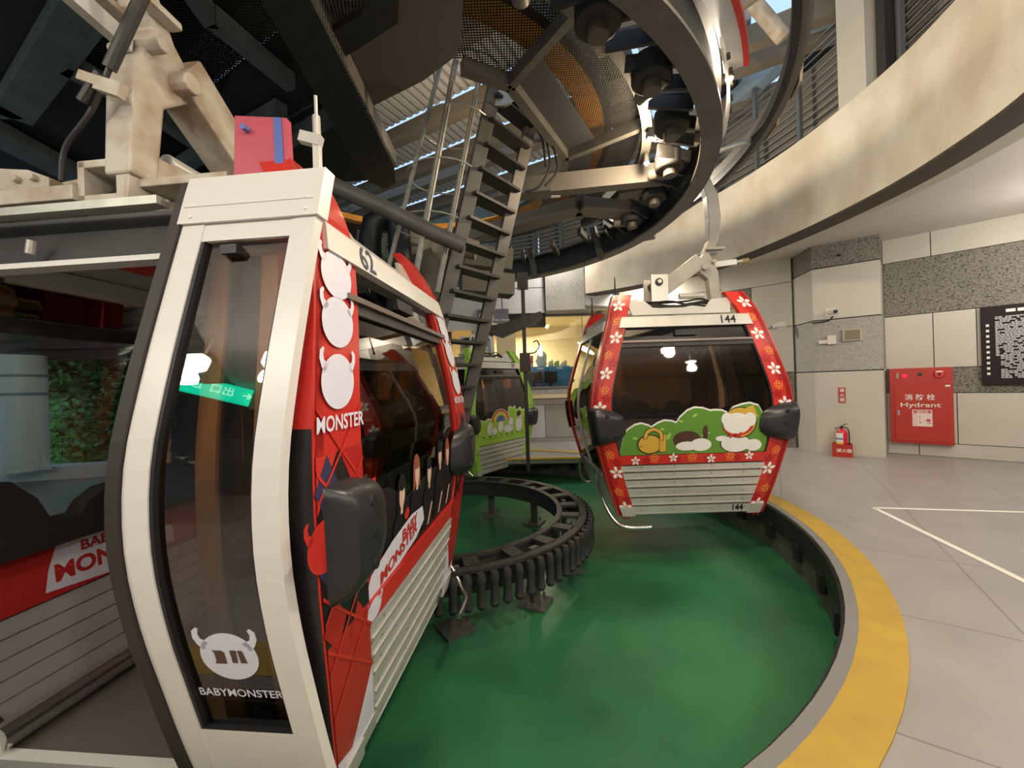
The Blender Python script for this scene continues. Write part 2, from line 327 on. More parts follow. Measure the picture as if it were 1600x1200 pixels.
# ------------------------------------------------------------------ upper storey: louvers, columns, roof
f = MB(); LP = offset(curve([(-.6, 11.3), (.6, 10.9), (1.88, 9.9), (3.0, 8.92), (3.92, 7.72), (4.36, 6.2), (4.46, 4.75), (4.3, 3.4)], 2), .42)
fm = MB(); ff = MB()
for i in range(len(LP) - 1):
    a, c = LP[i], LP[i + 1]; d = (c - a).normalized(); nr = Vector((-d.y, d.x))
    for k in range(15):
        z = 5.02 + k * .115; tl = Vector((nr.x * .045, nr.y * .045, .032)); p, q = Vector((a.x, a.y, z)), Vector((c.x, c.y, z))
        f.add([p - tl, q - tl, q + tl, p + tl, p - tl + Vector((0, 0, .012)), q - tl + Vector((0, 0, .012)), q + tl + Vector((0, 0, .012)), p + tl + Vector((0, 0, .012))],
              [(0, 1, 2, 3), (7, 6, 5, 4), (0, 4, 5, 1), (2, 6, 7, 3)])
    fm.box((a.x - nr.x * .07, a.y - nr.y * .07, 5.85), (.06, .06, 1.9), rz=math.atan2(d.y, d.x))
    ff.bar((a.x, a.y, 6.86), (c.x, c.y, 6.86), .22, .26); ff.bar((a.x + nr.x * .2, a.y + nr.y * .2, 7.3), (c.x + nr.x * .2, c.y + nr.y * .2, 7.3), .2, .1)
struct('wall_louvers', f, louv); struct('trim_5', fm, mat('mullion_grey', (.22, .22, .22), .4, .4)); struct('trim_6', ff, fascia)
f = MB(); BK = LP; 
for i in range(len(LP) - 1): d = (LP[i + 1] - LP[i]).normalized(); n_ = Vector((-d.y, d.x)) * .22; f.bar((LP[i].x + n_.x, LP[i].y + n_.y, 5.7), (LP[i + 1].x + n_.x, LP[i + 1].y + n_.y, 5.7), .06, 1.55)
struct('wall_louver_backing', f, mat('louver_backing', (.27, .25, .22), .8))  # backing sheet added behind the blades to shut out the sky
f = MB(); f.box((4.72, 5.18, 6.3), (.26, .42, 2.6), rz=0); f.box((4.74, 4.86, 6.3), (.12, .12, 2.6), rz=0, m=1); f.box((2.6, 9.75, 5.9), (.3, .3, 1.9), rz=.6)
struct('wall_upper_column', f, [mat('cream_column', (.66, .60, .5), .6), roofd])
# roof: purlin beams, corrugated sheets and open skylight strips, all running the same way
RA = math.atan2(-.76, 1.34); e1 = Vector((math.cos(RA), math.sin(RA))); e2 = Vector((-e1.y, e1.x)); RO = Vector((-2.0, 7.4)); RZ = 6.9
def rp(s, t): p = RO + e1 * s + e2 * t; return (p.x, p.y)
fd = MB(); fc = MB(); fb = MB()
def rq(mb, s0, s1, t0, t1, z0, z1, m=0): mb.prism([rp(s0, t0), rp(s1, t0), rp(s1, t1), rp(s0, t1)], z0, z1, m)
def corrug(s0, s1, t0, t1):
    s = s0
    while s < s1 - .01:
        rq(fc, s, s + .10, t0, t1, RZ + .02, RZ + .05); rq(fc, s + .09, s + .18, t0, t1, RZ + .045, RZ + .09, 1); s += .17
for s0, s1 in ((-9, -.2), ):
    pass
rows = [(-9, -3.2, 'd'), (-3.2, -1.9, 'c'), (-1.9, -.7, 'c'), (-.7, .55, 'c'), (.55, 1.7, 'c'), (1.7, 2.2, 's'), (2.2, 3.3, 'c'), (3.3, 3.7, 's'), (3.7, 8, 'c')]
for t0, t1, k in rows:
    rq(fb, -9, 12, t0 - .1, t0 + .1, RZ - .32, RZ - .02)
    if k == 'd': rq(fd, -9, 5.0, t0, t1, RZ, RZ + .1); continue
    if k == 'c': corrug(-4.2, 3.0, t0 + .1, t1 - .1); rq(fd, -9, -4.2, t0, t1, RZ, RZ + .1); rq(fd, 3.0, 3.2, t0, t1, RZ, RZ + .1)
    for s0 in (4.0, 5.6, 7.2, 8.8): rq(fd, s0 + .95, s0 + 1.6, t0, t1, RZ + .2, RZ + .3)
    rq(fd, 3.2, 4.0, t0, t1, RZ + .2, RZ + .3)
for s in (-4.2, 3.1): rq(fb, s - .08, s + .08, -9, 8, RZ - .28, RZ - .04)
for s in (4.2, 4.95, 5.7, 6.4, 7.1, 7.9): rq(fb, s - .05, s + .05, -3, 8, RZ + .08, RZ + .2, 1)
struct('ceiling_roof', fd, roofd); struct('ceiling_corrugated', fc, [corr, mat('corrugated_rib', (.34, .35, .36), .5, .2)]); struct('ceiling_beams', fb, [mat('tan_roof_beam', (.20, .17, .13), .6), fascia])
# ================================================================== CABINS
ZK = [0, .15, .35, .6, .85, 1.1, 1.35, 1.6, 1.9, 2.2, 2.35, 2.52]
HX = [.80, .83, .86, .89, .915, .93, .925, .90, .86, .80, .74, .64]
HY = [.775, .83, .895, .965, 1.03, 1.07, 1.065, 1.01, .925, .835, .79, .72]
def _fine():
    global ZK, HX, HY
    def cr_(T, i, t):
        p = [T[max(i - 1, 0)], T[i], T[i + 1], T[min(i + 2, len(T) - 1)]]; h = ZK[i + 1] - ZK[i]
        g = lambda j: (T[min(j + 1, len(T) - 1)] - T[max(j - 1, 0)]) / (ZK[min(j + 1, len(ZK) - 1)] - ZK[max(j - 1, 0)]) * h
        return (2 * t**3 - 3 * t * t + 1) * p[1] + (t**3 - 2 * t * t + t) * g(i) + (3 * t * t - 2 * t**3) * p[2] + (t**3 - t * t) * g(i + 1)
    A, B, C = [], [], []
    for i in range(len(ZK) - 1):
        n = 3 if i < 9 else 2
        for k in range(n): t = k / n; A.append(ZK[i] + (ZK[i + 1] - ZK[i]) * t); B.append(cr_(HX, i, t)); C.append(cr_(HY, i, t))
    A.append(ZK[-1]); B.append(HX[-1]); C.append(HY[-1]); ZK, HX, HY = A, B, C
_fine()
def itp(T, z):
    if z <= ZK[0]: return T[0]
    for i in range(len(ZK) - 1):
        if z <= ZK[i + 1]: return T[i] + (T[i + 1] - T[i]) * (z - ZK[i]) / (ZK[i + 1] - ZK[i])
    return T[-1]
def hx(z): return itp(HX, z)
def hy(z): return itp(HY, z)
def clip(poly, z, above):
    out = []
    for i in range(len(poly)):
        a, b = poly[i], poly[(i + 1) % len(poly)]; ia = (a[1] >= z) == above; ib = (b[1] >= z) == above
        if ia: out.append(a)
        if ia != ib:
            t = (z - a[1]) / (b[1] - a[1]); out.append((a[0] + (b[0] - a[0]) * t, z))
    return out
class Face:
    """one outer face of the cabin: s runs to the viewer's right, z up, off outward. edge: None or +-1 measures s inward from that edge"""
    def __init__(s, side, edge=0, inset=0): s.side, s.edge, s.inset = side, edge, inset
    def __call__(s, a, z, off=0.):
        X, Y = hx(z), hy(z); lim = Y if s.side in ('px', 'mx') else X
        if s.edge: a = s.edge * (lim - a)
        if s.side == 'px': return Vector((X + off, a, z))
        if s.side == 'mx': return Vector((-X - off, -a, z))
        if s.side == 'py': return Vector((-a, Y + off, z))
        return Vector((a, -Y - off, z))
def decal(mb, face, poly, off, m=0):
    zs = [z for z in ZK if min(p[1] for p in poly) < z < max(p[1] for p in poly)]; pieces = []; rest = poly
    for z in zs: pieces.append(clip(rest, z, False)); rest = clip(rest, z, True)
    pieces.append(rest)
    for P in pieces:
        Q = []
        for p in P:
            if not Q or (abs(p[0] - Q[-1][0]) + abs(p[1] - Q[-1][1])) > 1e-6: Q.append(p)
        if len(Q) > 1 and abs(Q[0][0] - Q[-1][0]) + abs(Q[0][1] - Q[-1][1]) < 1e-6: Q.pop()
        if len(Q) < 3: continue
        t = tessellate_polygon([[Vector((a, z, 0)) for a, z in Q]])
        if t: mb.add([face(a, z, off) for a, z in Q], [tuple(x) for x in t], m)
def panel(mb, face, poly, o0, o1, m=0):
    decal(mb, face, poly, o1, m); decal(mb, face, poly, o0, m); n = len(poly)
    for i in range(n):
        a, b = poly[i], poly[(i + 1) % n]; ts = [0, 1]
        if abs(b[1] - a[1]) > 1e-6: ts += [(z - a[1]) / (b[1] - a[1]) for z in ZK if 0 < (z - a[1]) / (b[1] - a[1]) < 1]
        ts.sort(); P = [(a[0] + (b[0] - a[0]) * t, a[1] + (b[1] - a[1]) * t) for t in ts]
        for p, q in zip(P, P[1:]): mb.add([face(*p, o0), face(*q, o0), face(*q, o1), face(*p, o1)], [(0, 1, 2, 3)], m)
def rect(a0, a1, z0, z1): return [(a0, z0), (a1, z0), (a1, z1), (a0, z1)]
def trap(i0, i1, z0, z1, lim):
    """full-width band inset i0 at the bottom from the profile limit"""
    zs = [z0] + [z for z in ZK if z0 < z < z1] + [z1]
    return [(-(lim(z) - i0), z) for z in zs][::-1] + [(lim(z) - i0, z) for z in zs]
def flower(face, cx, cz, r, mb, m, off, petals=5):
    for k in range(petals):
        a = math.radians(90 + 360 / petals * k); c, s = math.cos(a), math.sin(a)
        P = [(0.1, 0), (.45, .24), (.8, .2), (1, 0), (.8, -.2), (.45, -.24)]
        decal(mb, face, [(cx + r * (x * c - y * s), cz + r * (x * s + y * c)) for x, y in P], off, m)
def ringflower(face, cx, cz, r, mb, m, off):
    for k in range(5):
        a = math.radians(90 + 72 * k); x, y = cx + r * .6 * math.cos(a), cz + r * .6 * math.sin(a)
        P = circ(x, y, r * .38, n=10); Q = circ(x, y, r * .24, n=10)
        for i in range(10): j = (i + 1) % 10; decal(mb, face, [P[i], P[j], Q[j], Q[i]], off, m)
def pillar(name, sx, sy, cab, mats, deco=None, w=.2, wy=.12):
    mb = MB(); fx = 'px' if sx > 0 else 'mx'; fy = 'py' if sy > 0 else 'my'
    ex = (1 if sy > 0 else -1) * (1 if sx > 0 else -1); ey = (-1 if sx > 0 else 1) * (1 if sy > 0 else -1)
    panel(mb, Face(fx, ex), rect(0, w, .02, 2.5), -.05, .012, 0); panel(mb, Face(fy, ey), rect(-.012, wy, .02, 2.5), -.05, .012, 0)
    if w > .25: decal(mb, Face(fy, ey), rect(-.012, wy, .02, 1.45), .0135, 2)
    if deco: deco(mb, Face(fx, ex), Face(fy, ey), ex)
    return mb.build(name, mats, cab)
def bumper(cab, sx, sy, ins=0., zc=1.03, wid=.34, prot=.13):
    fx = Face('px' if sx > 0 else 'mx', (1 if sy > 0 else -1) * (1 if sx > 0 else -1)); mb = MB(); nz, ns = 22, 18; H = .205
    s0 = ins - .045; grid = []
    for i in range(nz + 1):
        z = zc - H + 2 * H * i / nz; q = abs((z - zc) / H); wd = wid * (1 - .75 * q ** 3.2) + .045
        e = max(1 - q ** 5, 0) ** .5
        for k in range(ns + 1):
            t = k / ns; x = wd * t; h = prot * e * min(1, (max(x, 0) / .05) ** .5 if x < .05 else 1) * (1 - max(0, (t - .3) / .7) ** 2.2)
            grid.append(fx(s0 + x, z, .006 + h))
    fs = []
    for i in range(nz):
        for k in range(ns): a = i * (ns + 1) + k; fs.append((a, a + 1, a + ns + 2, a + ns + 1))
    mb.add(grid, fs)
    if ins < .01:
        vs = [fx(s0, zc - H + 2 * H * i / nz, -.09) for i in range(nz + 1)]; o = len(mb.v); mb.v += [tuple(v) for v in vs]
        for i in range(nz): mb.f.append((i * (ns + 1), (i + 1) * (ns + 1), o + i + 1, o + i)); mb.m.append(0)
    b = mb.build('bumper', blackp, cab, smooth=True, fixn=False)
    for z in (zc - .115, zc, zc + .115):
        h = MB(); c = fx(s0 + .17, z, .006 + prot - .014); n = fx(s0 + .17, z, .006 + prot + .002); h.tube([c, n], [.026, .020], 14); h.build('bolt_recess', black, b)
def seat_row(cab, sx):
    mb = MB(); mb.box((sx * .62, 0, .26), (.34, 1.5, .4)); mb.box((sx * .56, 0, .47), (.46, 1.62, .05), m=0); s = mb.build('bench', steel_d, cab, bevel=.01)
    for y in (-.5, 0, .5):
        b = MB().slab([(sx * .76, y - .21, .5), (sx * .76, y + .21, .5), (sx * .80, y + .22, .86)] + [(sx * .81, y + .16 * math.cos(math.radians(a)), 1.02 + .18 * math.sin(math.radians(a))) for a in range(0, 181, 20)] + [(sx * .80, y - .22, .86)], (-sx * .07, 0, 0))
        b.build('seat_back', dark, cab, bevel=.015)
def hanger(cab, tint=steel_l):
    y = -.72
    mb = MB()
    mb.slab([(-.07, y - .09, 2.45), (-.07, y - .07, 2.9), (-.07, y + .03, 3.12), (-.07, y - .09, 3.3), (-.07, y - .13, 3.6), (-.07, y - .10, 3.9), (-.07, y + .02, 4.16), (-.07, y + .12, 4.12), (-.07, y + .05, 3.88),
             (-.07, y + .03, 3.6), (-.07, y + .04, 3.3), (-.07, y + .12, 3.12), (-.07, y + .26, 2.98), (-.07, y + .06, 2.8), (-.07, y + .02, 2.45)], (.12, 0, 0))
    mb.slab([(-.055, y - .13, 3.16), (-.055, y + .10, 3.16), (-.055, y + .10, 3.19), (-.055, y - .13, 3.19)], (-.09, 0, 0)); mb.slab([(.05, y - .13, 3.16), (.05, y + .10, 3.16), (.05, y + .10, 3.19), (.05, y - .13, 3.19)], (.06, 0, 0))
    mb.build('hanger_arm', tint, cab, bevel=.012)
    mb = MB(); mb.bar((0, y + .15, 3.05), (0, -.02, 2.66), .17, .2); mb.tube([(-.13, y + .12, 2.95), (.13, y + .12, 2.95)], .045, 12); mb.tube([(-.12, y, 3.02), (.12, y, 3.02)], .03, 12)
    mb.build('diagonal_brace', tint, cab, bevel=.01)
    mb = MB()
    mb.slab([(-.16, -.10, 2.42), (-.16, .12, 2.42), (-.16, .12, 2.86), (-.16, -.10, 2.86)], (.03, 0, 0)); mb.slab([(.12, -.10, 2.42), (.12, .12, 2.42), (.12, .12, 2.86), (.12, -.10, 2.86)], (.03, 0, 0))
    mb.tube([(-.18, .02, 2.76), (.18, .02, 2.76)], .05, 14, 1); mb.tube([(-.2, .02, 2.76), (-.17, .02, 2.76)], .028, 10, 0); mb.box((0, .01, 2.44), (.34, .3, .05)); mb.tube([(0, -.62, 2.6), (0, -.3, 2.6)], .04)
    mb.build('suspension_plate', [alu, steel_d], cab, bevel=.008)
    mb = MB(); mb.bar((0, y - .04, 3.0), (0, y - .34, 3.03), .04, .07); mb.tube([(0, y - .32, 3.03), (0, y - .45, 3.04)], .018); mb.tube([(0, y - .42, 3.035), (0, y - .5, 3.045)], .035, 12, 1)
    mb.build('door_lever', [alu, mat('brass_roller', (.35, .26, .13), .4, .6)], cab)
def cabin(label, number, pmats, deco, loc, rz, art, open_door=False, wind=None, waist=red):
    cab = thing('gondola_cabin', label, 'gondola cabin', loc, rz, None)
    MB().prism([(-.79, -.76), (.79, -.76), (.79, .76), (-.79, .76)], .02, .09).build('cabin_floor', mat('cabin_floor_grey', (.12, .105, .09), .6), cab)
    for sx in (1, -1):
        for sy in (1, -1): pillar('corner_pillar', sx, sy, cab, *(([steel_g], None) if open_door and sx < 0 else (pmats, deco)), **({'w': .30} if open_door and sx > 0 else {})); bumper(cab, sx, sy, *((.07, 1.06, .42, .10) if open_door else (0,)))
        fx = Face('px' if sx > 0 else 'mx'); mb = MB(); zz = [.035, .14, .235, .345, .435, .52, .60]
        for i in range(6):
            z0, z1 = zz[i], zz[i + 1] - .012; P = trap((.29 if open_door and sx > 0 else .18) if i else .05, 0, z0, z1, hy); panel(mb, fx, P, -.02, .016 if i else .02, 0)
            panel(mb, fx, trap(.30 if open_door and sx > 0 else .19, 0, z0 + .01, z0 + .016, hy), .01, .024, 0)
            for a in (-.55, -.2, .2, .55): decal(mb, fx, circ(a, z0 + .055, .006, n=8), .0235 if i else .026, 1)
        decal(mb, fx, trap(.2, 0, .03, .61, hy), -.015, 1)
        for a in (-1, 1): panel(mb, Face(fx.side, a), rect(.03, .17, .02, .13), .018, .03, 0)
        if number:
            s_ = .5 if sx < 0 else -.5
            put_text(mb, number[-3:], lambda a, z: fx(a, z, .026), .5, .088, .105, 1, .012, .85)
        mb.build('slatted_panel', [alu, artk], cab)
        mb = MB(); panel(mb, fx, trap(.2, 0, .603, .70, hy), -.01, .012, 0)
        if pmats[0] is red and waist is red and number == '144':
            for i in range(7): (flower if i % 2 == 0 else ringflower)(fx, -.62 + i * .205, .655 + (.014 if i % 4 else -.01), .052, mb, 1 if i % 2 == 0 else 3, .015)
            for i in range(4): flower(fx, -.5 + i * .33, .65, .045, mb, 2, .014)
        mb.build('waist_band', [waist] + list(pmats[1:]), cab)
        mb = MB(); panel(mb, fx, trap(.205, 0, .70, 1.88, hy), -.03, -.012); w = mb.build('end_window', gtint if open_door and sx < 0 else gbrown, cab)
        mb = MB()
        for a in (-1, 1):
            mb = MB(); P = rect(.19, .215, .70, 2.12); panel(mb, Face(fx.side, a), P, -.03, .004); mb.build('window_gasket', black, w)
        mb = MB(); panel(mb, fx, trap(.2, 0, 1.88, 1.95, hy), -.04, .01); panel(mb, fx, trap(.2, 0, 1.93, 1.955, hy), .0, .03, 1); mb.build('window_rail', [steel_d, mat('rail_bronze', (.2, .16, .14), .35, .6)], cab)
        mb = MB(); panel(mb, fx, trap(.2, 0, 1.955, 2.10, hy), -.04, -.02); v = mb.build('vent_window', gdark, cab)
        mb = MB(); panel(mb, fx, rect(-.12, .12, 2.0, 2.06), -.02, .01); mb.build('vent_latch', black, v)
        mb = MB(); panel(mb, fx, trap(.06 if open_door else .13, 0, 2.10, 2.22, hy), -.03, .03); h = mb.build('header_bar', white if number == '62' else alu, cab, bevel=.004)
        mb = MB(); put_text(mb, number, lambda a, z: fx(a, z, .0335), -.46 if number == '62' else .46, 2.158, .125 if number != '62' else .15, 0, .012, 1.0); mb.build('cabin_number', artk if number != '62' else navy, h)
        if art and not (open_door and sx < 0): art(cab, w, fx, sx)
        if not (open_door and sx < 0): seat_row(cab, sx)
    # inner long side: two large panes and a closed lower skin
    fy = Face('py'); mb = MB(); panel(mb, fy, trap(.12, 0, .03, .42, hx), -.02, .01); mb.build('side_skin', alu, cab)
    mb = MB()
    for a0, a1 in ((-.7, -.02), (.02, .7)): mb = MB(); panel(mb, fy, rect(a0, a1, .44, 2.08), -.02, -.005); mb.build('side_window', gbrown, cab)
    mb = MB(); panel(mb, fy, rect(-.02, .02, .42, 2.1), -.03, .01); panel(mb, fy, trap(.1, 0, 2.08, 2.2, hx), -.03, .02); panel(mb, fy, trap(.11, 0, .42, .45, hx), -.03, .012); mb.build('side_frame', white, cab)
    # door side
    fd_ = Face('my'); mb = MB()
    for a in (-1, 1):
        if open_door and a < 0: panel(mb, Face('my', a), rect(.12, .19, .05, 2.1), -.04, -.01); continue
        panel(mb, Face('my', a), rect(.12, .20, .05, 2.1), -.04, -.01); panel(mb, Face('my', a), rect(.33, .40, .05, 2.1), -.05, -.012)
    panel(mb, fd_, trap(.1, 0, 2.1, 2.22, hx), -.06, .0, 1 if open_door else 0); panel(mb, fd_, rect(-.8, .8, .02, .1), -.05, .0)
    if open_door: panel(mb, fd_, trap(.1, 0, 2.075, 2.098, hx), -.06, .01)
    mb.build('door_frame', [white, steel_d], cab)
    for a in (-1, 1):
        if open_door and a < 0: continue
        mb = MB(); panel(mb, Face('my', a), rect(.20, .33, .1, 2.1), -.035, -.025); mb.build('fixed_side_pane', gbrown, cab)
    def leaf(a0, a1, seal):
        o0, o1 = .045, .085; mb = MB(); w = .085
        panel(mb, fd_, rect(a0, a0 + w, .10, 2.17), o0, o1); panel(mb, fd_, rect(a1 - w, a1, .10, 2.17), o0, o1)
        panel(mb, fd_, rect(a0 + w, a1 - w, .10, .45), o0, o1 - .004); panel(mb, fd_, rect(a0 + w, a1 - w, 2.10, 2.17), o0, o1 - .004)
        L = mb.build('door_leaf', white, cab, bevel=.004)
        mb = MB(); panel(mb, fd_, rect(a0 + w, a1 - w, .45, 2.10), .055, .062); p = mb.build('door_pane', gdoor, L)
        mb = MB(); panel(mb, fd_, rect(a0 - .012, a1 + .012, 2.17, 2.36), o0 - .01, o1 + .012); panel(mb, fd_, rect(a0, a1 - .01, 2.235, 2.24), o1, o1 + .015)
        for a in (a0 + .035, a1 - .035):
            for z in (2.20, 2.225 + .02): mb.tube([fd_(a, z - .005, o1 + .01), fd_(a, z - .005, o1 + .018)], .006, 8)
        mb.build('door_header', white, L, bevel=.004)
        e = (a0 - .045, a0 - .002) if seal < 0 else (a1 + .002, a1 + .045)
        mb = MB(); panel(mb, fd_, rect(*e, .10, 2.34), o0 - .02, o1 + .01); mb.build('rubber_seal', mat('worn_rubber', (.028, .023, .019), .6), L)
        mb = MB(); panel(mb, fd_, rect(a0 + w, a0 + w + .012, .45, 2.10), .045, .08); panel(mb, fd_, rect(a1 - w - .008, a1 - w, .45, 2.10), .045, .08); panel(mb, fd_, rect(a0 + w, a1 - w, .45, .457), .045, .08); mb.build('glazing_strip', black, L)
        return L, p
    if open_door:
        leaf(-1.30, -.80, 1); res = leaf(.385, .885, -1)
    else: leaf(-.49, -.005, 1); res = leaf(.005, .49, -1)
    # roof, tube, aerials
    mb = MB(); mb.prism([(-.74, -.74), (.74, -.74), (.74, .74), (-.74, .74)], 2.2, 2.235); mb.box((0, .79, 2.25), (1.5, .06, .07)); mb.box((.35, 0, 2.28), (.08, 1.4, .09)); mb.box((-.35, 0, 2.28), (.08, 1.4, .09)); mb.box((0, 0, 2.36), (.9, .12, .1))
    mb.build('roof', [mat('cabin_ceiling_grey', (.34, .34, .33), .5)], cab); MB().box((0, -.79, 2.25), (1.5, .06, .07)).build('roof_edge', steel_d if open_door else alu, cab)
    for sx in (1, -1):
        mb = MB(); mb.slab([(sx * .74, -.55, 2.25), (sx * .74, .55, 2.25), (sx * .66, .6, 2.44), (sx * .66, .38, 2.42), (sx * .70, .3, 2.33), (sx * .70, -.3, 2.33), (sx * .66, -.38, 2.42), (sx * .66, -.6, 2.44)], (-sx * .02, 0, 0))
        mb.build('roof_bracket', alu, cab)
    mb = MB(); random.seed(3)
    for k in range(5):
        y0 = -.6 + .04 * k; pts = [(-.6 + .03 * k, .62, 2.34)] + [(-.62 + .02 * random.random() + .03 * k, .62 - .2 * i, 2.33 + .05 * random.random() + .02 * k) for i in range(1, 6)] + [(-.5, -.66, 2.3)]
        mb.tube(curve3(pts, 4), .012, 6)
    mb.tube(curve3([(-.3, -.75, 2.3), (-.1, -.74, 2.42), (0, -.72, 2.52)], 4), .012, 6); mb.build('cable_bundle', black, cab, smooth=True)
    mb = MB()
    for y, h in ((.70, .22), (.92, .18)): mb.tube([(-.6 if y < .8 else -.35, y, 2.45 - (y - .7) * .6), (-.6 if y < .8 else -.35, y, 2.5 - (y - .7) * .6), (-.6 if y < .8 else -.35, y, 2.5 + h - (y - .7) * .6)], [.018, .012, .005], 8)
    mb.build('aerial', black, cab)
    for sx in (1, -1):
        mb = MB(); mb.tube(curve3([(sx * .5, .93, .45), (sx * .6, .97, .34), (sx * .8, .93, .12), (sx * .92, .84, -.02), (sx * .98, .72, -.05), (sx * .98, .5, -.05)], 4), .02, 10)
        mb.build('guide_tube', chrome, cab, smooth=True)
    return cab, res
def curve3(P, n=6):
    out = []; Q = [P[0]] + list(P) + [P[-1]]
    for i in range(1, len(Q) - 2):
        for k in range(n):
            t = k / n; a, b, c, d = [Vector(q) for q in Q[i - 1:i + 3]]
            out.append(.5 * ((2 * b) + (-a + c) * t + (2 * a - 5 * b + 4 * c - d) * t * t + (-a + 3 * b - 3 * c + d) * t ** 3))
    out.append(Vector(P[-1])); return out
# ---- surface prints
def deco_red(mb, fx, fy, e):
    for i, z in enumerate([2.36, 2.18, 1.99, 1.8, 1.6, 1.42, 1.23, .72, .52, .3, .12]):
        k = i % 2; (flower if k == 0 else ringflower)(fx, .10 + .02 * (i % 3 - 1), z, .075 if k == 0 else .05, mb, 1 if k == 0 else 3, .016)
        flower(fx, .06 + .09 * (i % 2), z - .09, .055, mb, 2, .015)
        if i % 3 == 0: flower(fy, .05, z - .1, .06, mb, 1, .016)
def deco_green(mb, fx, fy, e):
    for i in range(11):
        z = 2.3 - i * .21
        for sg in (-1, 0, 1):
            a = .08 + .05 * (i % 2); decal(mb, fx, [(a, z), (a + sg * .05 - .008, z + .06), (a + sg * .05 + .008, z + .06)], .016, 2)
        decal(mb, fx, circ(.1, z - .1, .05, .07, 12), .015, 1)
def emblem(mb, fn, cx, cz, r, m, hole=True, sx=1.0):
    """round head with two curved horns"""
    P = []
    for a in range(0, 361, 10): P.append((cx + r * 1.1 * sx * math.cos(math.radians(a)), cz + r * math.sin(math.radians(a))))
    fn(mb, P[:-1], m)
    for s in (-1, 1):
        H = [(.62, .62), (.95, .78), (1.0, 1.0), (.93, 1.2), (1.02, 1.27), (1.2, 1.12), (1.22, .8), (1.08, .5), (.9, .3)]
        fn(mb, [(cx + s * x * r * sx, cz + y * r * .95) for x, y in H], m)
def deco_plaid(mb, fx, fy, e):
    fn = lambda m_, P, k: decal(m_, fx, P, .020, k)
    decal(mb, fx, rect(.0, .30, .72, 1.36), .0145, 2)
    for z in (1.63, 1.85, 2.04): emblem(mb, fn, .13, z - .03, .098, 1)
    for z, k in ((1.25, 3), (1.0, 3), (.78, 4)):
        for a in (.06, .21): decal(mb, fx, [(a - .07, z - .11 * (a > .1)), (a, z + .11 - .11 * (a > .1)), (a + .07, z - .11 * (a > .1)), (a, z - .11 - .11 * (a > .1))], .016, k)
    for s in (-1, 1):
        for i in range(5):
            z = 1.52 - i * .2; decal(mb, fx, [(.0 if s > 0 else .3, z), (.0 if s > 0 else .3, z - .016), (.3 if s > 0 else 0, z - .316), (.3 if s > 0 else 0, z - .3)], .018, 0)
    decal(mb, fx, [(0, 1.36), (.0, 1.18), (.12, 1.36)], .0155, 0); decal(mb, fx, [(.3, 1.36), (.3, 1.1), (.14, 1.36)], .0155, 4)
    decal(mb, fx, [(0, .2), (.10, .16), (.3, .42), (.3, .72), (.0, .72)], .015, 4); decal(mb, fx, [(0, .06), (.3, .06), (.3, .42), (.10, .16), (0, .2)], .015, 1); emblem(mb, lambda m_, P, k: decal(m_, fx, P, .0185, k), .03, 1.08, .085, 0)
    put_text(mb, 'MONSTER', lambda a, z: fx(-a if e > 0 else a, z, .021), .15 * (-1 if e > 0 else 1), 1.455, .072, 1, .02, .95)
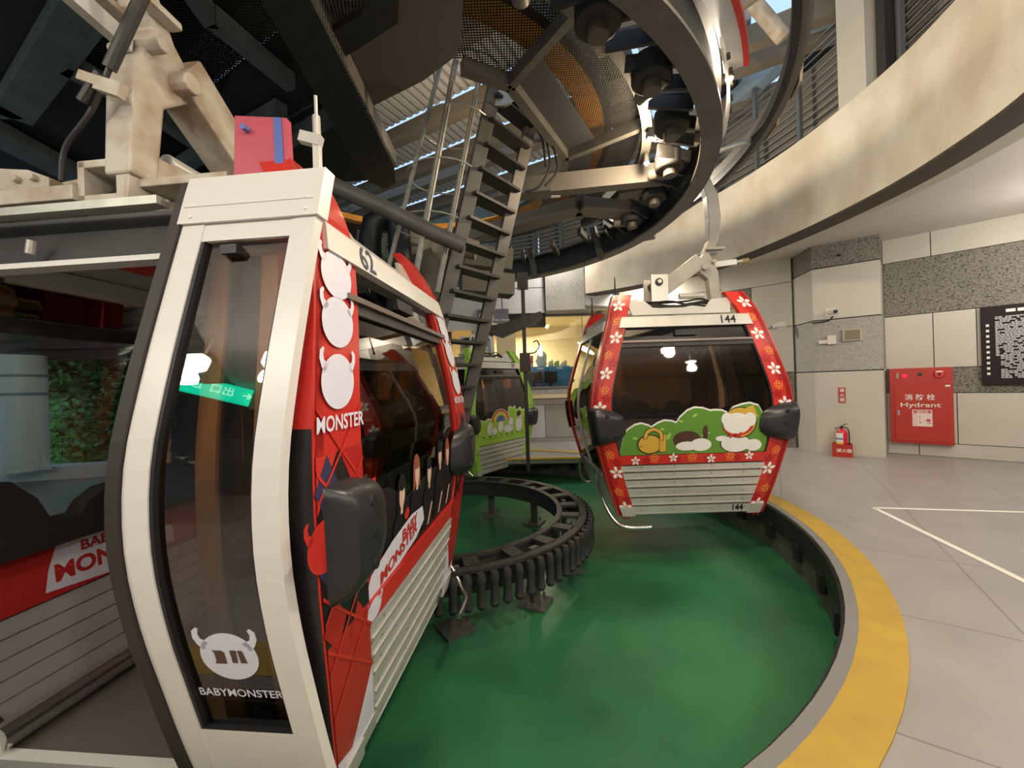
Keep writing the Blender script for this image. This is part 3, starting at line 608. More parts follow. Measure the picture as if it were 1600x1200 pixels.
def art_dog(cab, win, fx, sx):
    mb = MB(); o = .0
    def hill(cx, r, base): return [(cx + r * math.cos(math.radians(a)), base + r * .8 * math.sin(math.radians(a))) for a in range(160, 19, -14)]
    top = [(-.74, .92)] + [(-.70, .98), (-.62, 1.03), (-.55, 1.045), (-.47, 1.02), (-.44, 1.0), (-.38, 1.04), (-.3, 1.07), (-.22, 1.06), (-.17, 1.04), (-.13, 1.1), (-.05, 1.17), (.03, 1.2), (.12, 1.19), (.2, 1.16), (.24, 1.165), (.32, 1.16), (.39, 1.13), (.45, 1.19), (.55, 1.22), (.63, 1.23), (.72, 1.2), (.77, 1.1), (.83, 1.09)]
    lim = lambda z: hy(z) - .2
    base = [(lim(.705), .705), (-lim(.705), .705)]
    bush = [(-lim(.9), .9)] + top + [(lim(.9) , .9)]
    panel(mb, fx, [(a, z + .018) for a, z in bush[1:-1]] + base, -.012, -.004, 0); decal(mb, fx, bush[1:-1] + base, -.002, 1)
    for cx, cz, r in ((-.25, .98, .14), (.05, 1.0, .17)): decal(mb, fx, circ(cx, cz, r, r * .8, 20, 15, 150) + [(cx - r * .8, cz + .02), (cx, cz)], -.0015, 2) if False else None
    decal(mb, fx, rect(-.78, .78, .80, .803), -.001, 2)
    def lf(cx, cz, r, ang, off=.001):
        c, s = math.cos(ang), math.sin(ang); decal(mb, fx, [(cx + r * (x * c - y * s), cz + r * (x * s + y * c)) for x, y in ((-1, 0), (-.3, .42), (.4, .35), (1, 0), (.4, -.35), (-.3, -.42))], off, 3)
        decal(mb, fx, [(cx + r * (x * c - y * s), cz + r * (x * s + y * c)) for x, y in ((-.7, 0), (.8, .03), (.8, -.03))], off + .001, 2)
    for cx, cz, r, a in ((-.38, .975, .035, -.6), (-.33, .98, .035, .3), (.03, 1.12, .035, .6), (-.12, 1.06, .03, -.4), (-.62, .89, .03, -.3), (-.56, .8, .03, .2), (.12, .9, .03, 0), (.17, .92, .03, .5), (.76, .93, .035, 1.0), (-.26, .9, .05, .9)): lf(cx, cz, r, a)
    # picnic basket
    decal(mb, fx, circ(-.46, .82, .14, .11, 24), 0, 4); decal(mb, fx, circ(-.46, .82, .125, .098, 24), .001, 5)
    decal(mb, fx, rect(-.36, -.28, .73, .93), .0015, 4); decal(mb, fx, rect(-.355, -.285, .735, .925), .002, 5)
    P = circ(-.42, .90, .105, .1, 14, -25, 190); Q = circ(-.42, .90, .07, .065, 14, -25, 190)
    decal(mb, fx, circ(-.42, .90, .112, .108, 14, -28, 193) + circ(-.42, .90, .062, .058, 14, -28, 193)[::-1], .0025, 4); decal(mb, fx, P + Q[::-1], .003, 5)
    # plain rounded stand-ins: a brown-and-white sleeping shape and a white seated shape with mustard cap and red bow
    decal(mb, fx, circ(-.06, .86, .15, .095, 24), .002, 6); decal(mb, fx, circ(.09, .80, .115, .07, 20), .003, 7); decal(mb, fx, circ(-.06, .79, .12, .05, 20), .004, 7)
    decal(mb, fx, circ(.14, .93, .03, .08, 12), .002, 6)
    decal(mb, fx, circ(.47, .80, .17, .10, 24), .001, 4); decal(mb, fx, circ(.47, .80, .16, .092, 24), .002, 7); decal(mb, fx, circ(.66, .78, .09, .065, 16), .0015, 7); decal(mb, fx, circ(.32, .86, .07, .03, 16), .0022, 7)
    decal(mb, fx, circ(.51, 1.03, .185, .17, 28), .0025, 4); decal(mb, fx, circ(.51, 1.03, .173, .16, 28), .0035, 5); decal(mb, fx, [(.55, 1.17), (.66, 1.215), (.71, 1.08), (.6, 1.1)], .003, 5)
    decal(mb, fx, circ(.49, .99, .165, .10, 24, 180, 360), .0045, 8); decal(mb, fx, circ(.48, 1.02, .15, .115, 28), .0055, 7); decal(mb, fx, circ(.37, 1.07, .06, .07, 16), .006, 7); decal(mb, fx, circ(.62, 1.06, .065, .075, 16), .006, 7)
    for s in (-1, 1): decal(mb, fx, [(.46, .895), (.46 + s * .075, .93), (.46 + s * .06, .86)], .007, 8)
    decal(mb, fx, circ(.46, .893, .022, n=12), .008, 9)
    base = [(a, z) for a, z in base]
    mb.build('window_art', [artw, bgreen, bgreen2, lgreen, artk, arty, artb, artw, red, redd], win)
def art_rainbow(cab, win, fx, sx):
    mb = MB(); lim = lambda z: hy(z) - .2
    top = [(-.76, 1.1), (-.6, 1.05), (-.5, 1.1), (-.3, 1.07), (.12, 1.1), (.16, 1.28), (.24, 1.3), (.3, 1.26), (.38, 1.3), (.44, 1.2), (.56, 1.26), (.64, 1.2), (.82, 1.22)]
    panel(mb, fx, [(a, z + .015) for a, z in top] + [(lim(.705), .705), (-lim(.705), .705)], -.012, -.004, 0); decal(mb, fx, top + [(lim(.705), .705), (-lim(.705), .705)], -.002, 1)
    for r, m in ((.29, 0), (.275, 2), (.24, 3), (.205, 4), (.17, 5), (.135, 6)): decal(mb, fx, circ(-.12, 1.03, r, r * .85, 20, 0, 180), .001 + (.3 - r) * .01, m)
    for cx, cz, rx, rz_ in ((-.45, .9, .09, .12), (-.3, .84, .07, .07), (-.12, .92, .09, .11), (.14, .86, .17, .08), (.22, .98, .08, .1), (.5, .92, .12, .16), (.52, 1.1, .08, .09)):
        decal(mb, fx, circ(cx, cz, rx, rz_, 16), .004, 7)
    decal(mb, fx, circ(.5, 1.14, .08, .06, 16), .0045, 8)
    for i in range(8): decal(mb, fx, [(-.65 + i * .18, .76), (-.62 + i * .18, .72), (-.59 + i * .18, .76)], .002, 9)
    mb.build('window_art', [artw, lime, red, arty, ylw, lgreen, mat('art_blue', (.08, .14, .42), .4), artw, artb, artk], win)
def art_band(cab, win, fx, sx):
    mb = MB(); lim = lambda z: hy(z) - .205; y0 = -.86
    decal(mb, fx, [(-.82, .705), (.76, .705), (.80, .98), (.5, 1.06), (.1, 1.06), (-.25, 1.02), (-.5, 1.12), (-.84, 1.2)], -.008, 0)
    for a0, a1, z0, z1, m in ((-.85, -.62, .84, 1.2, 1), (-.80, -.5, .705, .83, 2), (.62, .80, .705, 1.0, 1)): decal(mb, fx, rect(a0 + .04, a1, z0, z1), -.006, m)
    rnd = random.Random(5)
    for i, (a, z) in enumerate([(-.34, 1.04), (-.12, 1.10), (.1, 1.05), (.33, 1.11), (.52, 1.10), (.7, 1.13)]):
        h = (5, 4, 5, 5, 4, 5)[i]; decal(mb, fx, circ(a, z + .015, .055, .09, 16), -.004, h); decal(mb, fx, rect(a - .055, a + .055, z - .25, z), -.0045, h)
        decal(mb, fx, circ(a, z, .036, .062, 16), -.002, 3); decal(mb, fx, circ(a, z + .045, .034, .022, 10), -.001, h)
        decal(mb, fx, [(a - .1, .72), (a + .1, .72), (a + .09, z - .11), (a + .03, z - .07), (a - .03, z - .07), (a - .09, z - .11)], -.003, 0); decal(mb, fx, rect(a - .015, a + .015, z - .09, z - .05), -.0015, 3)
        decal(mb, fx, [(a + .05, .86), (a + .08, .86), (a + .02, .74), (a - .01, .74)], -.0012, 3)
    decal(mb, fx, circ(-.27, .93, .035, .03, 10), .0, 2)
    # two-line logo on a pale splash
    decal(mb, fx, [(-.72, .70), (-.66, .80), (-.45, .86), (-.2, .90), (-.02, .89), (.02, .80), (-.1, .74), (-.35, .705)], .0, 6)
    put_text(mb, 'BABY', lambda a, z: fx(a, z, .003), -.22, .845, .075, 2, .025, 1.2, .12); put_text(mb, 'MONSTER', lambda a, z: fx(a, z, .003), -.34, .772, .085, 2, .025, 1.2, .16)
    mb.build('window_print', [artk, mat('print_red', (.5, .02, .02), .35), red, skin, hairb, artk, lilac], win)
    mb = MB(); emblem(mb, lambda m_, P, k: panel(m_, fx, P, .014, .016, k), -.64, .655, .045, 0, sx=1.3); mb.build('horned_emblem', lilac, win)
red_m = [red, artw, redd, mat('gold_print', (.85, .30, .05), .4)]
blk_m = [red, lilac, artk, navy, mat('plaid_red', (.42, .015, .015), .3)]
c144, _ = cabin('hanging cabin with red flowered pillars, a meadow picture and 144 in black', '144', red_m, deco_red, (1.93, 5.17, .03), math.radians(90), art_dog)
c62, (leaf62, pane62) = cabin('large white-framed cabin in the foreground with open door, numbered 62', '62', blk_m, deco_plaid, (-1.445, 2.36, -.02), math.radians(-5.5), art_band, open_door=True)
cgr, _ = cabin('small distant cabin with lime green pillars and a rainbow picture', '39', [lime, lgreen, bgreen2], deco_green, (-.92, 8.6, -.22), math.radians(143), art_rainbow, waist=lime)
for c, t in ((c144, mat('grey_hanger', (.36, .35, .32), .5, .1, .3, 6, (.28, .27, .24))), (c62, steel_l), (cgr, alu)): hanger(c, t)
# extras of the near cabin: horned emblem on the door pane, name under it, ceiling sticker, inner left wall
fd_ = Face('my'); mb = MB(); OFF = .064
def half(m_, P, k): panel(m_, fd_, P, .0625, OFF, k)
cx_, cz_ = .635, .74
emblem(mb, half, cx_, cz_, .088, 0)
for P in ([(-.052, .02), (-.02, .02), (-.012, .012), (-.012, -.03), (-.052, -.03), (-.046, -.02), (-.046, .01)], [(.008, .022), (.03, .022), (.026, -.026), (.008, -.026)], [(.034, .022), (.05, .022), (.058, -.026), (.036, -.026)]):
    decal(mb, fd_, [(cx_ + x, cz_ + z + .005) for x, z in P], OFF + .0015, 1)
put_text(mb, 'BABYMONSTER', lambda a, z: fd_(a, z, OFF), cx_, .595, .043, 0, .012, .98)
mb.build('horned_emblem', [lilac, mat('emblem_gap', (.09, .05, .035), .4)], leaf62)
mb = MB().box((.59, -.955, 2.06), (.06, .03, .03)); mb.build('pane_clip', black, leaf62)
mb = MB(); X = -.74
for i in range(5):
    z0 = .15 + i * .086; panel(mb, Face('mx'), trap(.13, 0, z0, z0 + .079, hy), -.06, -.035, 0)
mb.build('inner_slats', alu, c62)
mb = MB(); panel(mb, Face('mx'), trap(.1, 0, .585, .85, hy), -.075, -.05, 0)
def inn(a, z): p = Face('mx')(a, z, -.078); return p
decal(mb, Face('mx'), [(a + .66, z + .06) for a, z in [(-.80, .56), (-.80, .66), (-.6, .72), (-.50, .77), (-.20, .77), (-.16, .66), (-.14, .56), (-.45, .53)]], -.077, 1)
put_text(mb, 'BABY', lambda a, z: Face('mx')(-a, z, -.079), -.27, .785, .07, 0, .03, 1.1); put_text(mb, 'MONSTER', lambda a, z: Face('mx')(-a, z, -.079), -.22, .69, .115, 0, .035, 1.0)
mb.build('printed_band', [mat('woven_red_print', (.50, .02, .018), .55, 0, .4, 90, (.38, .012, .012)), lilac], c62)
mb = MB(); fm_ = Face('mx')
P = [(.98, .85), (.98, 1.2), (.80, 1.22), (.66, 1.2), (.57, 1.1), (.52, .98), (.40, .975), (.36, 1.03), (.28, 1.08), (-.2, 1.12), (-.34, 1.04), (-.42, .98), (-.7, .98), (-.95, 1.0), (-.95, .85)]
panel(mb, fm_, P, -.16, -.06); mb.build('seat_back_row', dark, c62)
mb = MB(); mb.tube([(-.66, -.8, .16), (-.66, .8, .16)], .055, 16); mb.box((-.665, 0, .06), (.1, 1.5, .03)); mb.build('foot_tube', chrome, c62, smooth=True)
mb = MB(); panel(mb, Face('mx'), trap(.08, 0, 2.12, 2.19, hy), -.08, -.05); mb.build('inner_header', mat('pale_inner_header', (.5, .54, .56), .4), c62)
mb = MB(); mb.box((.02 - .2, -.45, 2.193), (.46, .2, .006)); mb.box((-.05, -.45, 2.188), (.03, .2, .004), m=1); mb.build('ceiling_sticker', [red, artw], c62)
mb = MB(); mb.box((-.32, -.90, 2.275), (1.2, .05, .03)); mb.tube([(-.28, -.90, 2.12), (-.27, -.90, 2.17)], .014); mb.build('door_rail', galv, c62)
mb = MB()
mb.slab([(-.20, -.80, 2.34), (.02, -.80, 2.34), (.02, -.80, 2.52), (-.20, -.80, 2.52), (-.20, -.80, 2.49), (-.03, -.80, 2.49), (-.03, -.80, 2.38), (-.2, -.80, 2.38)], (0, .2, 0)); mb.slab([(-.20, -.80, 2.34), (-.17, -.80, 2.34), (-.17, -.80, 2.52), (-.20, -.80, 2.52)], (0, .2, 0)); mb.slab([(.02, -.82, 2.34), (.04, -.82, 2.34), (.02, -.78, 2.58), (.0, -.78, 2.58)], (.03, .22, 0))
mb.box((-.45, -.72, 2.39), (.5, .2, .06)); mb.slab([(-.9, -.78, 2.42), (-.36, -.78, 2.42), (-.36, -.78, 2.48), (-.46, -.78, 2.52), (-.7, -.78, 2.55), (-.9, -.78, 2.6)], (0, .05, 0)); mb.slab([(-.9, -.6, 2.42), (-.36, -.6, 2.42), (-.36, -.6, 2.48), (-.46, -.6, 2.52), (-.7, -.6, 2.55), (-.9, -.6, 2.6)], (0, .05, 0))
for x in (-.5, -.42): mb.tube([(x, -.8, 2.48), (x, -.77, 2.48)], .015, 10)
mb.tube([(-.2, -.7, 2.5), (-.4, -.7, 2.48)], .02, 8); mb.box((.22, -.7, 2.43), (.4, .14, .035))
mb.build('roof_mechanism', steel_l, c62, bevel=.004)
mb = MB(); mb.tube([(.22, -.86, 3.15), (0.03, -.86, 2.82)], .022, 10); mb.tube(curve3([(.03, -.86, 2.82), (-.08, -.84, 2.68), (-.25, -.8, 2.58), (-.30, -.78, 2.46)], 5), .010, 8); mb.tube([(-.0, -.87, 2.80), (-.08, -.87, 2.70)], .017, 8); mb.build('release_rod', steel_d, c62)
mb = MB(); mb.bar((-.07, -.88, 2.79), (.12, -.88, 2.71), .02, .035); mb.bar((.02, -.89, 2.74), (.12, -.89, 2.70), .03, .05); mb.build('release_handle', steel_l, c62)
mb = MB(); mb.slab([(.44, -.76, 2.36), (.68, -.76, 2.36), (.65, -.73, 2.66), (.43, -.73, 2.69)], (0, .03, 0)); mb.slab([(.62, -.765, 2.36), (.66, -.765, 2.36), (.63, -.735, 2.66), (.60, -.735, 2.665)], (0, .004, 0), 1); mb.tube([(.49, -.765, 2.62), (.49, -.74, 2.62)], .012, 10, 1); mb.build('pillar_cap', [mat('wrap_pink_red', (.50, .09, .13), .25), mat('wrap_blue', (.10, .16, .45), .25)], c62)
# ================================================================== THE DRIVE WHEEL AND ITS STEELWORK
def ray(u, v):
    a, b_ = u - 800, 600 - v; return Vector(((a * cr + b_ * sr) / F_PX, 1, (-a * sr + b_ * cr) / F_PX))
def AZ(u, v, z): d = ray(u, v); t = (z - EYE) / d.z; return Vector((d.x * t, t, z))
def AY(u, v, Y): d = ray(u, v) * Y; return Vector((d.x, Y, d.z + EYE))
W0 = (-1.3, 5.15)
def pol(r, deg, z, C=W0): return Vector((C[0] + r * math.cos(math.radians(deg)), C[1] + r * math.sin(math.radians(deg)), z))
# guide ring in the pit
CG = (-.85, 4.78)
gr = thing('guide_ring', 'black ring-shaped bumper track on posts standing in the green pit', 'guide ring', (CG[0], CG[1], -.5))
def loc_(c): return (c[0] - CG[0], c[1] - CG[1])
mb = MB(); mb.ring((0, 0), 1.34, 1.40, .53, .56, n=90); mb.ring((0, 0), 1.60, 1.68, .53, .56, n=90)
for i in range(24): mb.ring((0, 0), 1.39, 1.61, .53, .56, i * 15, i * 15 + 5, n=3)
mb.build('top_plate', steel_d, gr)
mb = MB(); mb.ring((0, 0), 1.36, 1.375, .34, .53, n=90); mb.ring((0, 0), 1.60, 1.615, .34, .53, n=90); mb.build('web_plate', steel_d, gr)
p0 = None
for i in range(96):
    if not (-178 <= i * 3.75 - 180 <= 75): continue
    if p0 is None:
        p0 = MB().tube([(0, 0, .26), (0, 0, .29), (0, 0, .32), (0, 0, .46), (0, 0, .49), (0, 0, .54)], [.03, .045, .035, .035, .045, .03], 10).build('roller', mat('worn_black_roller', (.03, .028, .028), .55), gr, smooth=True); r = p0
    else: r = p0.copy(); COL.objects.link(r)
    a = math.radians(i * 3.75 - 180); r.location = (1.72 * math.cos(a), 1.72 * math.sin(a), 0)
for i in range(12):
    a = math.radians(i * 30 - 78); c, s = math.cos(a) * 1.5, math.sin(a) * 1.5
    mb = MB(); mb.box((c, s, .27), (.05, .09, .52), rz=a); mb.box((c, s, .012), (.26, .26, .02), rz=a + .4)
    for q in (-.09, .09): mb.tube([(c + q, s + q, .02), (c + q, s + q, .06)], .012, 8)
    mb.build('post', steel_g, gr)
# ---- ladder with safety cage
ld = thing('steel_ladder', 'tall grey steel ladder climbing from the pit up to the wheel platform', 'ladder', (-1.4, 4.1, -.5))
T = Matrix.Translation(-Vector((-1.4, 4.1, -.5)))
def stp(dx, y, z): return (T @ Vector((-.07 - .262 * (4.61 - z) + dx, y, z)))
for dx, y, z1 in ((0, 4.0, 4.62), (.40, 4.5, 4.75)):
    mb = MB(); mb.bar(stp(dx, y, -.5), stp(dx, y, z1), .05, .15, up=(1, .75, 0)); mb.build('stringer', steel_g, ld, bevel=.005)
k = 0; z = -.2
while z < 4.5:
    a = stp(0, 4.0, z); b = stp(.40, 4.5, z); d = (b - a).normalized(); nn = Vector((-d.y, d.x, 0))
    mb = MB(); mb.slab([a + nn * .09, b + nn * .09, b - nn * .09, a - nn * .09], (0, 0, .03)); mb.build('tread', steel_d, ld); z += .245
for (u, v, Y), (u2, v2, Y2), w in (((690, 95, 3.9), (640, 290, 3.9), .035), ((712, 95, 3.7), (655, 400, 3.7), .055), ((752, 105, 3.9), (716, 290, 3.9), .05)):
    a, b = AY(u, v, Y), AY(u2, v2, Y2); b = a + (b - a) * 1.9; mb = MB(); mb.bar(T @ a, T @ b, w, .02, up=(.4, 1, 0)); mb.bar(T @ a, T @ b, w * .4, .05, up=(.4, 1, 0)); mb.build('cage_post', galv, ld)
for z in (4.7, 4.2, 3.7, 3.2):
    dz = (4.7 - z); c = Vector((-.22 - .30 * dz, 4.05, z)); pts = [T @ (c + Vector((.36 * math.cos(math.radians(a)) - .12, .36 * math.sin(math.radians(a)), 0))) for a in range(60, 331, 15)]
    MB().tube(pts, .008, 6).build('cage_hoop', galv, ld)
mb = MB(); mb.slab([T @ AY(760, 155, 4.0), T @ AY(795, 130, 4.0), T @ AY(800, 160, 4.0), T @ AY(790, 165, 4.0), T @ AY(768, 165, 4.0)], (0, .03, 0)); mb.build('top_gusset', galv, ld)
# ---- orange wheel above the mesh
bw = thing('bullwheel', 'large orange-rimmed drive wheel seen through the dark mesh overhead', 'bullwheel', (W0[0], W0[1], 4.52))
MB().ring((0, .1), 2.32, 2.56, 0, .16, n=90).build('rim', orange, bw)
MB().ring((0, .1), 2.56, 2.64, 0, .2, n=90).build('rubber_liner', black, bw)
# ---- mesh deck and its frame
meshm = mesh_mat('perforated_dark_mesh', (.022, .02, .02), 42, .37)
dk = thing('mesh_deck', 'dark perforated walkway deck under the orange wheel', 'platform', (W0[0], W0[1], 4.4))
hub = [(-.35, 3.44), (.07, 3.65), (.75, 4.85), (.77, 5.52), (.6, 6.1)]
def L(p, z=0): return (p[0] - W0[0], p[1] - W0[1], z)
vs = []; fs = []; A = [-112, -88, -60, -30, 5, 22]; H = [(-.7, 3.38)] + hub
out = [pol(2.93, a, 0) for a in (-100, -85, -58, -22, 4, 25)]
NS = 5; idx = 0
mbm = MB()
for i in range(5):
    h0, h1 = Vector(H[i]), Vector(H[i + 1]); a0, a1 = (-100, -85, -58, -22, 4, 25)[i:i + 2]
    P = [L(h0, 0)] + [L(pol(2.93, a0 + (a1 - a0) * k / 6, 0)) for k in range(7)] + [L(h1, 0)]
    mbm.slab(P, (0, 0, .004))
for a0 in range(25, 236, 15): mbm.slab([L(pol(r_, a_, 0)) for r_, a_ in ((1.9 if a0 < 60 else 1.98, a0), (2.93, a0), (2.93, a0 + 15), (1.9 if a0 < 60 else 1.98, a0 + 15))], (0, 0, .004))
mbm.m[-1] = mbm.m[-1]; mbm.build('mesh_panel', meshm, dk, fixn=False)
ml = MB().slab([L(p) for p in ((-1.5, 2.1), (-.75, 2.25), (-.7, 3.38), (-1.45, 3.9), (-1.9, 5.4), (-9, 5.6), (-9, 2.1))], (0, 0, .004)); ml.build('mesh_panel', mesh_mat('fine_dark_mesh', (.03, .028, .028), 42, .17), dk, fixn=False)
for i in range(len(hub) - 1):
    MB().bar(L(hub[i], -.06), L(hub[i + 1], -.06), .09, .12).build('frame_bar', steel_g, dk)
for h, a in ((hub[1], -50), (hub[2], -17), (hub[3], 2)):
    MB().bar(L(h, -.06), L(pol(2.95, a, 0), -.06), .07, .12).build('frame_bar', steel_g, dk)
mb = MB()
for i in (0, 1, 2):
    h0, h1 = Vector(hub[i]), Vector(hub[i + 1]); m0, m1 = h0.lerp(Vector(pol(2.93, (-80, -50, -17)[i], 0)[:2]), .05), h1.lerp(Vector(pol(2.93, (-50, -17, 2)[i], 0)[:2]), .05)
    q0, q1 = h0.lerp(Vector(pol(2.93, (-80, -50, -17)[i], 0)[:2]), .42), h1.lerp(Vector(pol(2.93, (-50, -17, 2)[i], 0)[:2]), .42)
    if i == 0: continue
    mb.slab([L(p, -.02) for p in (m0, m1, q1, q0)], (0, 0, .01))
mb.build('deck_plate', mat('charcoal_plate', (.04, .04, .045), .6), dk)
pts = [AZ(u, v, 4.28) for u, v in ((622, -60), (724, -60), (722, 62), (712, 88), (662, 126), (558, 178), (504, 113), (622, 36))]
MB().slab([p - Vector((W0[0], W0[1], 4.4)) for p in pts], (0, 0, .03)).build('grey_cover_plate', mat('warm_grey_plate', (.13, .12, .11), .7), dk)
def tb(name, pts, mat_, z, th=.03, label=None, cat=None, group=None):
    P = [AZ(u, v, z) for u, v in pts]; c = sum(P, Vector()) / len(P); o = MB().slab([p - c for p in P], (0, 0, th)).build(name, mat_); o.location = c; return tag(o, label, cat, group)
def bars(name, segs, mat_, label, cat, z=4.3, w=.12, h=.14, into=None):
    P0 = AZ(*segs[0][0], z) if len(segs[0][0]) == 2 else AY(*segs[0][0])
    if into: P0 = Vector(into.location); t = into
    else: t = thing(name, label, cat, P0)
    for s in segs:
        a = AZ(*s[0], z) if len(s[0]) == 2 else AY(*s[0]); b = AZ(*s[1], z) if len(s[1]) == 2 else AY(*s[1]); ww = s[2] if len(s) > 2 else w
        MB().bar(a - P0, b - P0, ww, s[3] if len(s) > 3 else h).build('beam', mat_, t)
    return t
bars('steel_grid', [((152, -20), (20, 175), .24), ((100, 98), (222, 165), .14), ((-40, 190), (150, 290), .3), ((20, 175), (-60, 130), .2), ((330, 30), (290, -30), .1), ((222, 165), (420, 300), .12), ((330, 25), (455, 130), .10), ((280, 260), (440, 170), .12), ((300, 300), (520, 180), .1)], steel_t, 'teal grey steel frame crossing the upper left under the dark deck', 'steel frame')
t = thing('channel_beam', 'wide black perforated-edged plate beam slanting down beside the grey plate', 'beam', AZ(500, 120, 4.1)); P0 = AZ(500, 120, 4.1)
MB().slab([AZ(u, v, 4.1) - P0 for u, v in ((372, -60), (455, -60), (616, 262), (618, 286), (602, 296), (575, 283), (560, 262))], (0, 0, .02)).build('face_plate', steel_d, t)
MB().slab([AZ(u, v, 4.1) - P0 for u, v in ((455, -60), (460, -60), (621, 262), (616, 262))], (0, 0, .16)).build('perforated_flange', mesh_mat('perforated_flange', (.28, .26, .23), 26, .3), t, fixn=False)
for pl, lb in ((((432, -40), (564, -40), (566, 8), (490, 52)), 'slatted dark grille left of the dark folded plate'),):
    g = thing('slatted_grille', lb, 'grille', AZ(500, 0, 4.25)); P0 = AZ(500, 0, 4.25); a, b, c, d = [AZ(u, v, 4.25) - P0 for u, v in ((415, -40), (575, -40), (566, 22), (485, 72))]
    for k in range(22):
        t_ = k / 21; MB().bar(a.lerp(b, t_), d.lerp(c, t_), .012, .03).build('slat', mat('pale_grille_bar', (.16, .15, .13), .5, .3), g)
tb('folded_plate', ((480, 75), (566, 22), (572, -40), (624, -40), (622, 34), (505, 112)), steel_d, 4.16, .05, 'dark folded plate between the slatted grille and the grey cover plate', 'plate')
# ---- ring girder around the wheel
rg = thing('ring_girder', 'big curved dark steel ring beam around the drive wheel overhead', 'ring beam', (W0[0], W0[1], 3.75))
MB().ring((0, 0), 3.46, 3.64, 0, .03, -85, 112, n=110).build('lower_flange', steel_g, rg)
MB().ring((0, 0), 3.56, 3.585, .03, .40, -85, 112, n=110).build('web', steel_d, rg)
MB().ring((0, 0), 3.46, 3.64, .40, .43, -85, 112, n=110).build('upper_flange', steel_g, rg)
MB().ring((0, 0), 2.93, 3.03, .42, .52, -100, 30, n=80).build('inner_curb', steel_g, rg)
MB().ring((0, 0), 3.66, 3.80, .32, .35, -85, -31, n=60).build('white_guard', mat('white_guard', (.7, .72, .75), .35), rg)
MB().ring((0, 0), 3.80, 3.84, .31, .37, -85, -31, n=60).build('red_guard_edge', red, rg)
for i, a in enumerate(range(-72, 100, 13)):
    MB().bar(pol(2.98, a, .38, (0, 0)), pol(3.5, a + 4, .33, (0, 0)), .07, .1).build('cross_bar', steel_g, rg)
    if a > 18:
        mb = MB(); mb.bar(pol(3.3, a, .5, (0, 0)), pol(3.5, a, -.03, (0, 0)), .12, .04); mb.build('hanger_bracket', steel_g, rg) if a in (32, 58, 84) else None
        continue
    tb_ = MB().tube([pol(3.22, a + 6, .12, (0, 0)), pol(3.22, a + 6, .30, (0, 0))], .155, 20, m=0).build('drive_tyre', mat('tyre', (.03, .03, .03), .7), rg, smooth=True, bevel=.02)
    mb = MB(); mb.tube([pol(3.22, a + 6, .05, (0, 0)), pol(3.22, a + 6, .36, (0, 0))], .07, 14); mb.build('tyre_hub', mat('taupe_hub', (.11, .095, .08), .5, .2), tb_, smooth=True)
    if i % 2 == 0:
        mb = MB(); p, q = pol(3.05, a + 10, .2, (0, 0)), pol(3.32, a + 7, .16, (0, 0)); mb.tube([p, q], .06, 14, caps=False); mb.tube([p + (q - p) * .05, q], .048, 14, caps=False); mb.build('motor_tube', mat('taupe_steel', (.22, .19, .165), .5, .2), rg, smooth=True)
for i, a in enumerate(range(-58, 30, 5)):
    mb = MB(); mb.bar(pol(3.08, a, .25, (0, 0)), pol(3.42, a + 3, .20, (0, 0)), .03, .12); mb.build('belt_guard', steel_d, rg)
for a, z in ((-14, .24), (-31, .26)):
    p = pol(2.98 if a > -20 else 3.7, a, z, (0, 0)); mb = MB(); mb.tube([p, p + Vector((0, 0, .1))], [.035, .02], 12); l = mb.build('lamp_housing', steel_d, rg); MB().tube([p - Vector((0, 0, .03)), p], [.012, .03], 12).build('lamp_bulb', glow2, l)
# chain plate hanging on the outside of the ring
def chain(a0, a1, r, z, name, label):
    t = thing(name, label, 'chain plate', pol(r, a0, z)); o = pol(r, a0, z)
    mb = MB(); n = 10; vs = []
    for i in range(n + 1):
        a = a0 + (a1 - a0) * i / n; w = .075 if 0 < i < n else .045; vs += [pol(r, a, z - w) - o, pol(r, a, z + w) - o, pol(r + .02, a, z + w) - o, pol(r + .02, a, z - w) - o]
    fs = []
    for i in range(n):
        for k in range(4): fs.append((4 * i + k, 4 * i + (k + 1) % 4, 4 * i + 4 + (k + 1) % 4, 4 * i + 4 + k))
    mb.add(vs, fs + [(0, 1, 2, 3), (4 * n + 3, 4 * n + 2, 4 * n + 1, 4 * n)]); mb.build('plate', white, t)
    for i in range(1, 7): 
        a = a0 + (a1 - a0) * i / 7; MB().tube([pol(r + .02, a, z) - o, pol(r + .045, a, z) - o], .025, 12).build('pin', steel_d, t)
chain(-38, -19, 3.68, 4.0, 'chain_plate', 'pale plate with a row of round pins on the outer face of the ring beam')
# outer bent rail
RC = (-1.1, 5.1)
rl = thing('guide_rail', 'outer curved black-and-grey running rail beyond the ring beam', 'rail', (RC[0], RC[1], 4.15))
MB().ring((0, 0), 3.92, 3.98, 0, .10, -80, 42, n=90).build('running_edge', black, rl)
MB().ring((0, 0), 3.98, 4.05, 0.02, .26, -80, 42, n=90).build('rail_web', mat('taupe_rail', (.17, .155, .14), .5, .2), rl)
for a in (-40, -10, 18, 36):
    MB().tube([pol(3.60, a, -.02, (0, 0)), pol(3.95, a, .05, (0, 0))], .03, 10).build('standoff', galv, rl)
for a in (-22, -13): 
    mb = MB(); mb.slab([pol(4.07, a - 3, .3, (0, 0)), pol(4.07, a + 2, .26, (0, 0)), pol(4.07, a + 3, .02, (0, 0)), pol(4.07, a - 1, .02, (0, 0))], (.025, 0, 0)); mb.build('rail_bracket', steel_l, rl)
